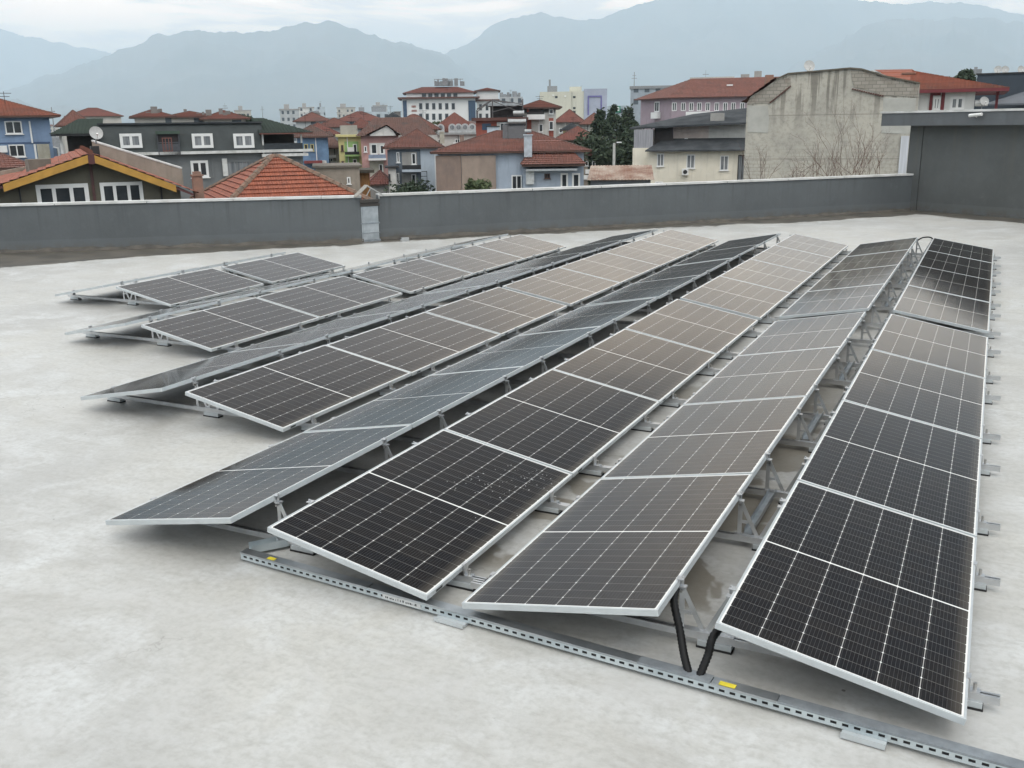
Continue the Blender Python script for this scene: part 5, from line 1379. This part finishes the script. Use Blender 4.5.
for i, (xl, xr, D, yt, rh, rm, lb_) in enumerate(((300, 337, 135, 136, 1.6, red_c, 'brown red roof behind the blue painted house'), (318, 352, 165, 128, 1.5, red_a, 'long red roof above the yellow and green house'),
        (352, 372, 150, 129, 1.5, red_c, 'dark roofed house left of the white gable attic'), (296, 330, 210, 122, 1.9, red_a, 'red roof on the skyline above the green terrace roof'),
        (336, 385, 230, 122, 2.2, red_c, 'long brown roof on the skyline behind the pink house'), (385, 402, 180, 121, 1.4, darkroof, 'dark chimney topped house left of the hotel'))):
    b = Bld('house', lb_, 'house', (xl, D), (xr, D-3), 10, windowed('far_grey_wall', (.40, .42, .43)), ytop=yt); b.hip(rh, .6, rm)
    if i in (3, 4, 5): chimney_on(b, (xl+xr)/2+4, yt-9, yt-4, D+4, 1.2, _m['clutter_grey'])
for xl, xr, D, yt, wm_, lb_ in ((281, 300, 460, 110, 'far_grey_wall', 'long grey far block just right of the mansard roofline'), (300, 315, 560, 108, 'far_white_wall', 'small white far block left of the pale blue tower block'),
        (338, 356, 620, 108, 'far_cream_wall', 'cream far block on the skyline above the yellow house'), (374, 388, 700, 106, 'far_grey_wall', 'slender grey far block peeping up left of the hotel'), (236, 252, 520, 111, 'far_cream_wall', 'cream far block above the right end of the mansard roof')):
    b = Bld('tower_block', lb_, 'building', (xl, D), (xr, D), 14, {'far_grey_wall': windowed('far_grey_wall', (.4, .42, .43)), 'far_white_wall': windowed('far_white_wall', (.60, .60, .58)), 'far_cream_wall': windowed('far_cream_wall', (.48, .46, .42))}[wm_], ytop=yt)
    MB().box(-.3, -.3, b.H, b.W+.3, 14.3, b.H+.5).box(2, 3, b.H+.5, b.W*.5, 8, b.H+2.6).build('roof', mat('pale_roof_slab', (.35, .34, .33)), b.root)
for xl, xr, D, yt, lb_ in ((317, 326, 520, 107, 'pale blue tower like block on the far skyline'), (367, 400, 380, 112, 'white flat roofed far block left of the hotel'), (355, 372, 430, 112, 'blue glazed far block on the skyline')):
    b = Bld('apartment_building', lb_, 'building', (xl, D), (xr, D), 14, windowed('far_pale_wall', (.42, .48, .52)), ytop=yt); MB().box(2, 3, b.H, b.W*.6, 8, b.H+2).build('stair_head', _m['plant_grey'], b.root)

# hazy town further out: every house its own object
walls = [windowed('far_cream_wall', (.48, .46, .42)), windowed('far_grey_wall', (.40, .42, .43)), windowed('far_pale_wall', (.42, .48, .52)), windowed('far_white_wall', (.60, .60, .58)), windowed('far_ochre_wall', (.42, .33, .24))]
wn_ = ['cream', 'grey', 'pale blue', 'white', 'ochre']
rr = random.Random(12)
for k in range(190):
    D = rr.uniform(190, 950) if k < 90 else rr.uniform(900, 2400) if k < 130 else rr.uniform(135, 330)
    px = rr.uniform(-60, 680); wdt = rr.uniform(9, 17) if D < 950 else rr.uniform(14, 34)
    pxw = wdt*F/D; hh = rr.uniform(6.5, 12.6) if D < 500 else rr.uniform(7, 17)
    if k >= 130: hh = rr.uniform(7.5, 10.5); wdt = rr.uniform(6, 11)
    if k < 130 and rr.random() < .07: hh += 5
    wi = rr.randrange(5); kind = rr.random()
    red = kind < .62
    lb_ = '%s far off house under a %s roof in the hazy town' % (wn_[wi], 'red' if red else 'flat grey')
    b = Bld('town_house', lb_, 'far house', (px, D), (px+pxw, D*rr.uniform(.97, 1.03)), rr.uniform(9, 14), walls[wi], ztop=ZG+hh, group='%s far houses with %s roofs' % (wn_[wi], 'red' if red else 'flat'))
    if red: b.hip(rr.uniform(.9, 2.0), rr.uniform(.2, .7), rr.choice((red_a, red_c, red_d, red_d)), ridge=False, flat=True, soffit=False)
    else:
        MB().box(-.2, -.2, b.H, b.W+.2, b.d+.2, b.H+.4).box(2, 2, b.H+.4, 5, 5, b.H+2.4).build('roof', _m['plant_grey'], b.root)
rr = random.Random(33)
for k in range(14):
    px = rr.uniform(60, 640); D = rr.uniform(180, 420)
    blob_tree(px, 125-(ZG+9-2.68)*0-rr.uniform(-9, 2), 135, D, rr.uniform(2, 3.5), 60+k, 'dark tree among the roofs of the hazy town', leaf_d, 500, .5)
    tgt = [o for o in COL.objects if o.name.startswith('leafy_tree')][-1]; tgt['group'] = 'trees among the far houses'

for i, o in enumerate([o for o in list(COL.objects) if o.get('category') in ('house', 'building') and o.name.split('.')[0] in ('house', 'apartment_building') and o.name in BLD]):
    BLD[o.name].fitments(i+3)

# far houses and trees nobody can see from the terrace are left out; the rest get a description each
bpy.context.view_layer.update()
dg = bpy.context.evaluated_depsgraph_get()
def root_of(o):
    while o.parent: o = o.parent
    return o
def seen(root, pts):
    for p in pts:
        for ox in (0, -.8):
            c = CAM+r0*ox; v = Vector(p)-c; L_ = v.length; v.normalize()
            ok, hit, _, _, ob, _ = S.ray_cast(dg, c+v*.3, v, distance=L_+30)
            if ok and ob and root_of(ob.original).name == root.name: return True
    return False
def pix(p):
    v = p-CAM; return 512+F*v.dot(rt)/v.dot(fw), 384-F*v.dot(up)/v.dot(fw)
ZONES = [(62, 'beyond the blue house'), (135, 'between the blue house and the mansard block'), (250, 'above the dark mansard block'), (300, 'above the green terrace roof'),
         (335, 'above the blue painted house'), (362, 'above the yellow and green house'), (402, 'left of the white hotel'), (500, 'around the foot of the white hotel'),
         (540, 'right of the white hotel'), (606, 'below the cream slab block'), (645, 'by the dark conifers'), (2000, 'beyond the lavender building')]
hidden = []
items = {}
KID = {}
for c in COL.objects:
    if c.parent: KID.setdefault(c.parent.name, []).append(c)
for o in [o for o in list(COL.objects) if o.name.split('.')[0] == 'town_house' or o.get('group') == 'trees among the far houses']:
    pts = []
    for ch in KID.get(o.name, []):
        if ch.type != 'MESH': continue
        vs = [ch.matrix_world @ v.co for v in ch.data.vertices]
        if len(vs) > 200: vs = vs[::max(1, len(vs)//60)]
        hi = max(v.z for v in vs)
        n_ = len(vs); cen = sum(vs, Vector())/n_
        for v in vs:
            if v.z > ZG+3: pts.append(v.lerp(cen, .04))
        for i in range(0, n_-1):
            a_, b_ = vs[i], vs[(i+1) % n_]
            if a_.z > ZG+3 or b_.z > ZG+3: pts.append(a_.lerp(b_, .5).lerp(cen, .03))
    if not seen(o, pts):
        hidden.append(o); continue
    top = o.location.copy(); top.z = 0
    px = pix(top)[0]
    zone = next(zn for lim, zn in ZONES if px < lim)
    if o.name.startswith('town_house'):
        wc = o['label'].split(' far off')[0]; rf = 'red' if 'red roof' in o['label'] else 'flat'
        items.setdefault((wc, rf, zone), []).append((px, o))
    else: items.setdefault(('tree', '', zone), []).append((px, o))
OW = ['leftmost', 'second', 'third', 'fourth', 'fifth', 'sixth', 'seventh', 'eighth', 'ninth', 'tenth', 'eleventh', 'twelfth']
for (wc, rf, zone), L_ in items.items():
    L_.sort(key=lambda q: q[0])
    for i, (px, o) in enumerate(L_):
        what = 'dark distant tree' if wc == 'tree' else '%s %s roofed hazy house' % (wc, rf)
        if len(L_) > 1: o['label'] = '%s%s of the %ss %s' % (OW[min(i, 11)], '' if i == 0 else ' from left', what, zone)
        else: o['label'] = 'only %s %s' % (what, zone) if wc == 'tree' else '%s %s' % (what, zone)
        if wc != 'tree': o['category'] = 'house'; o['group'] = 'far houses in the hazy town'

for o in hidden:
    for ch in KID.get(o.name, []): bpy.data.objects.remove(ch)
    bpy.data.objects.remove(o)
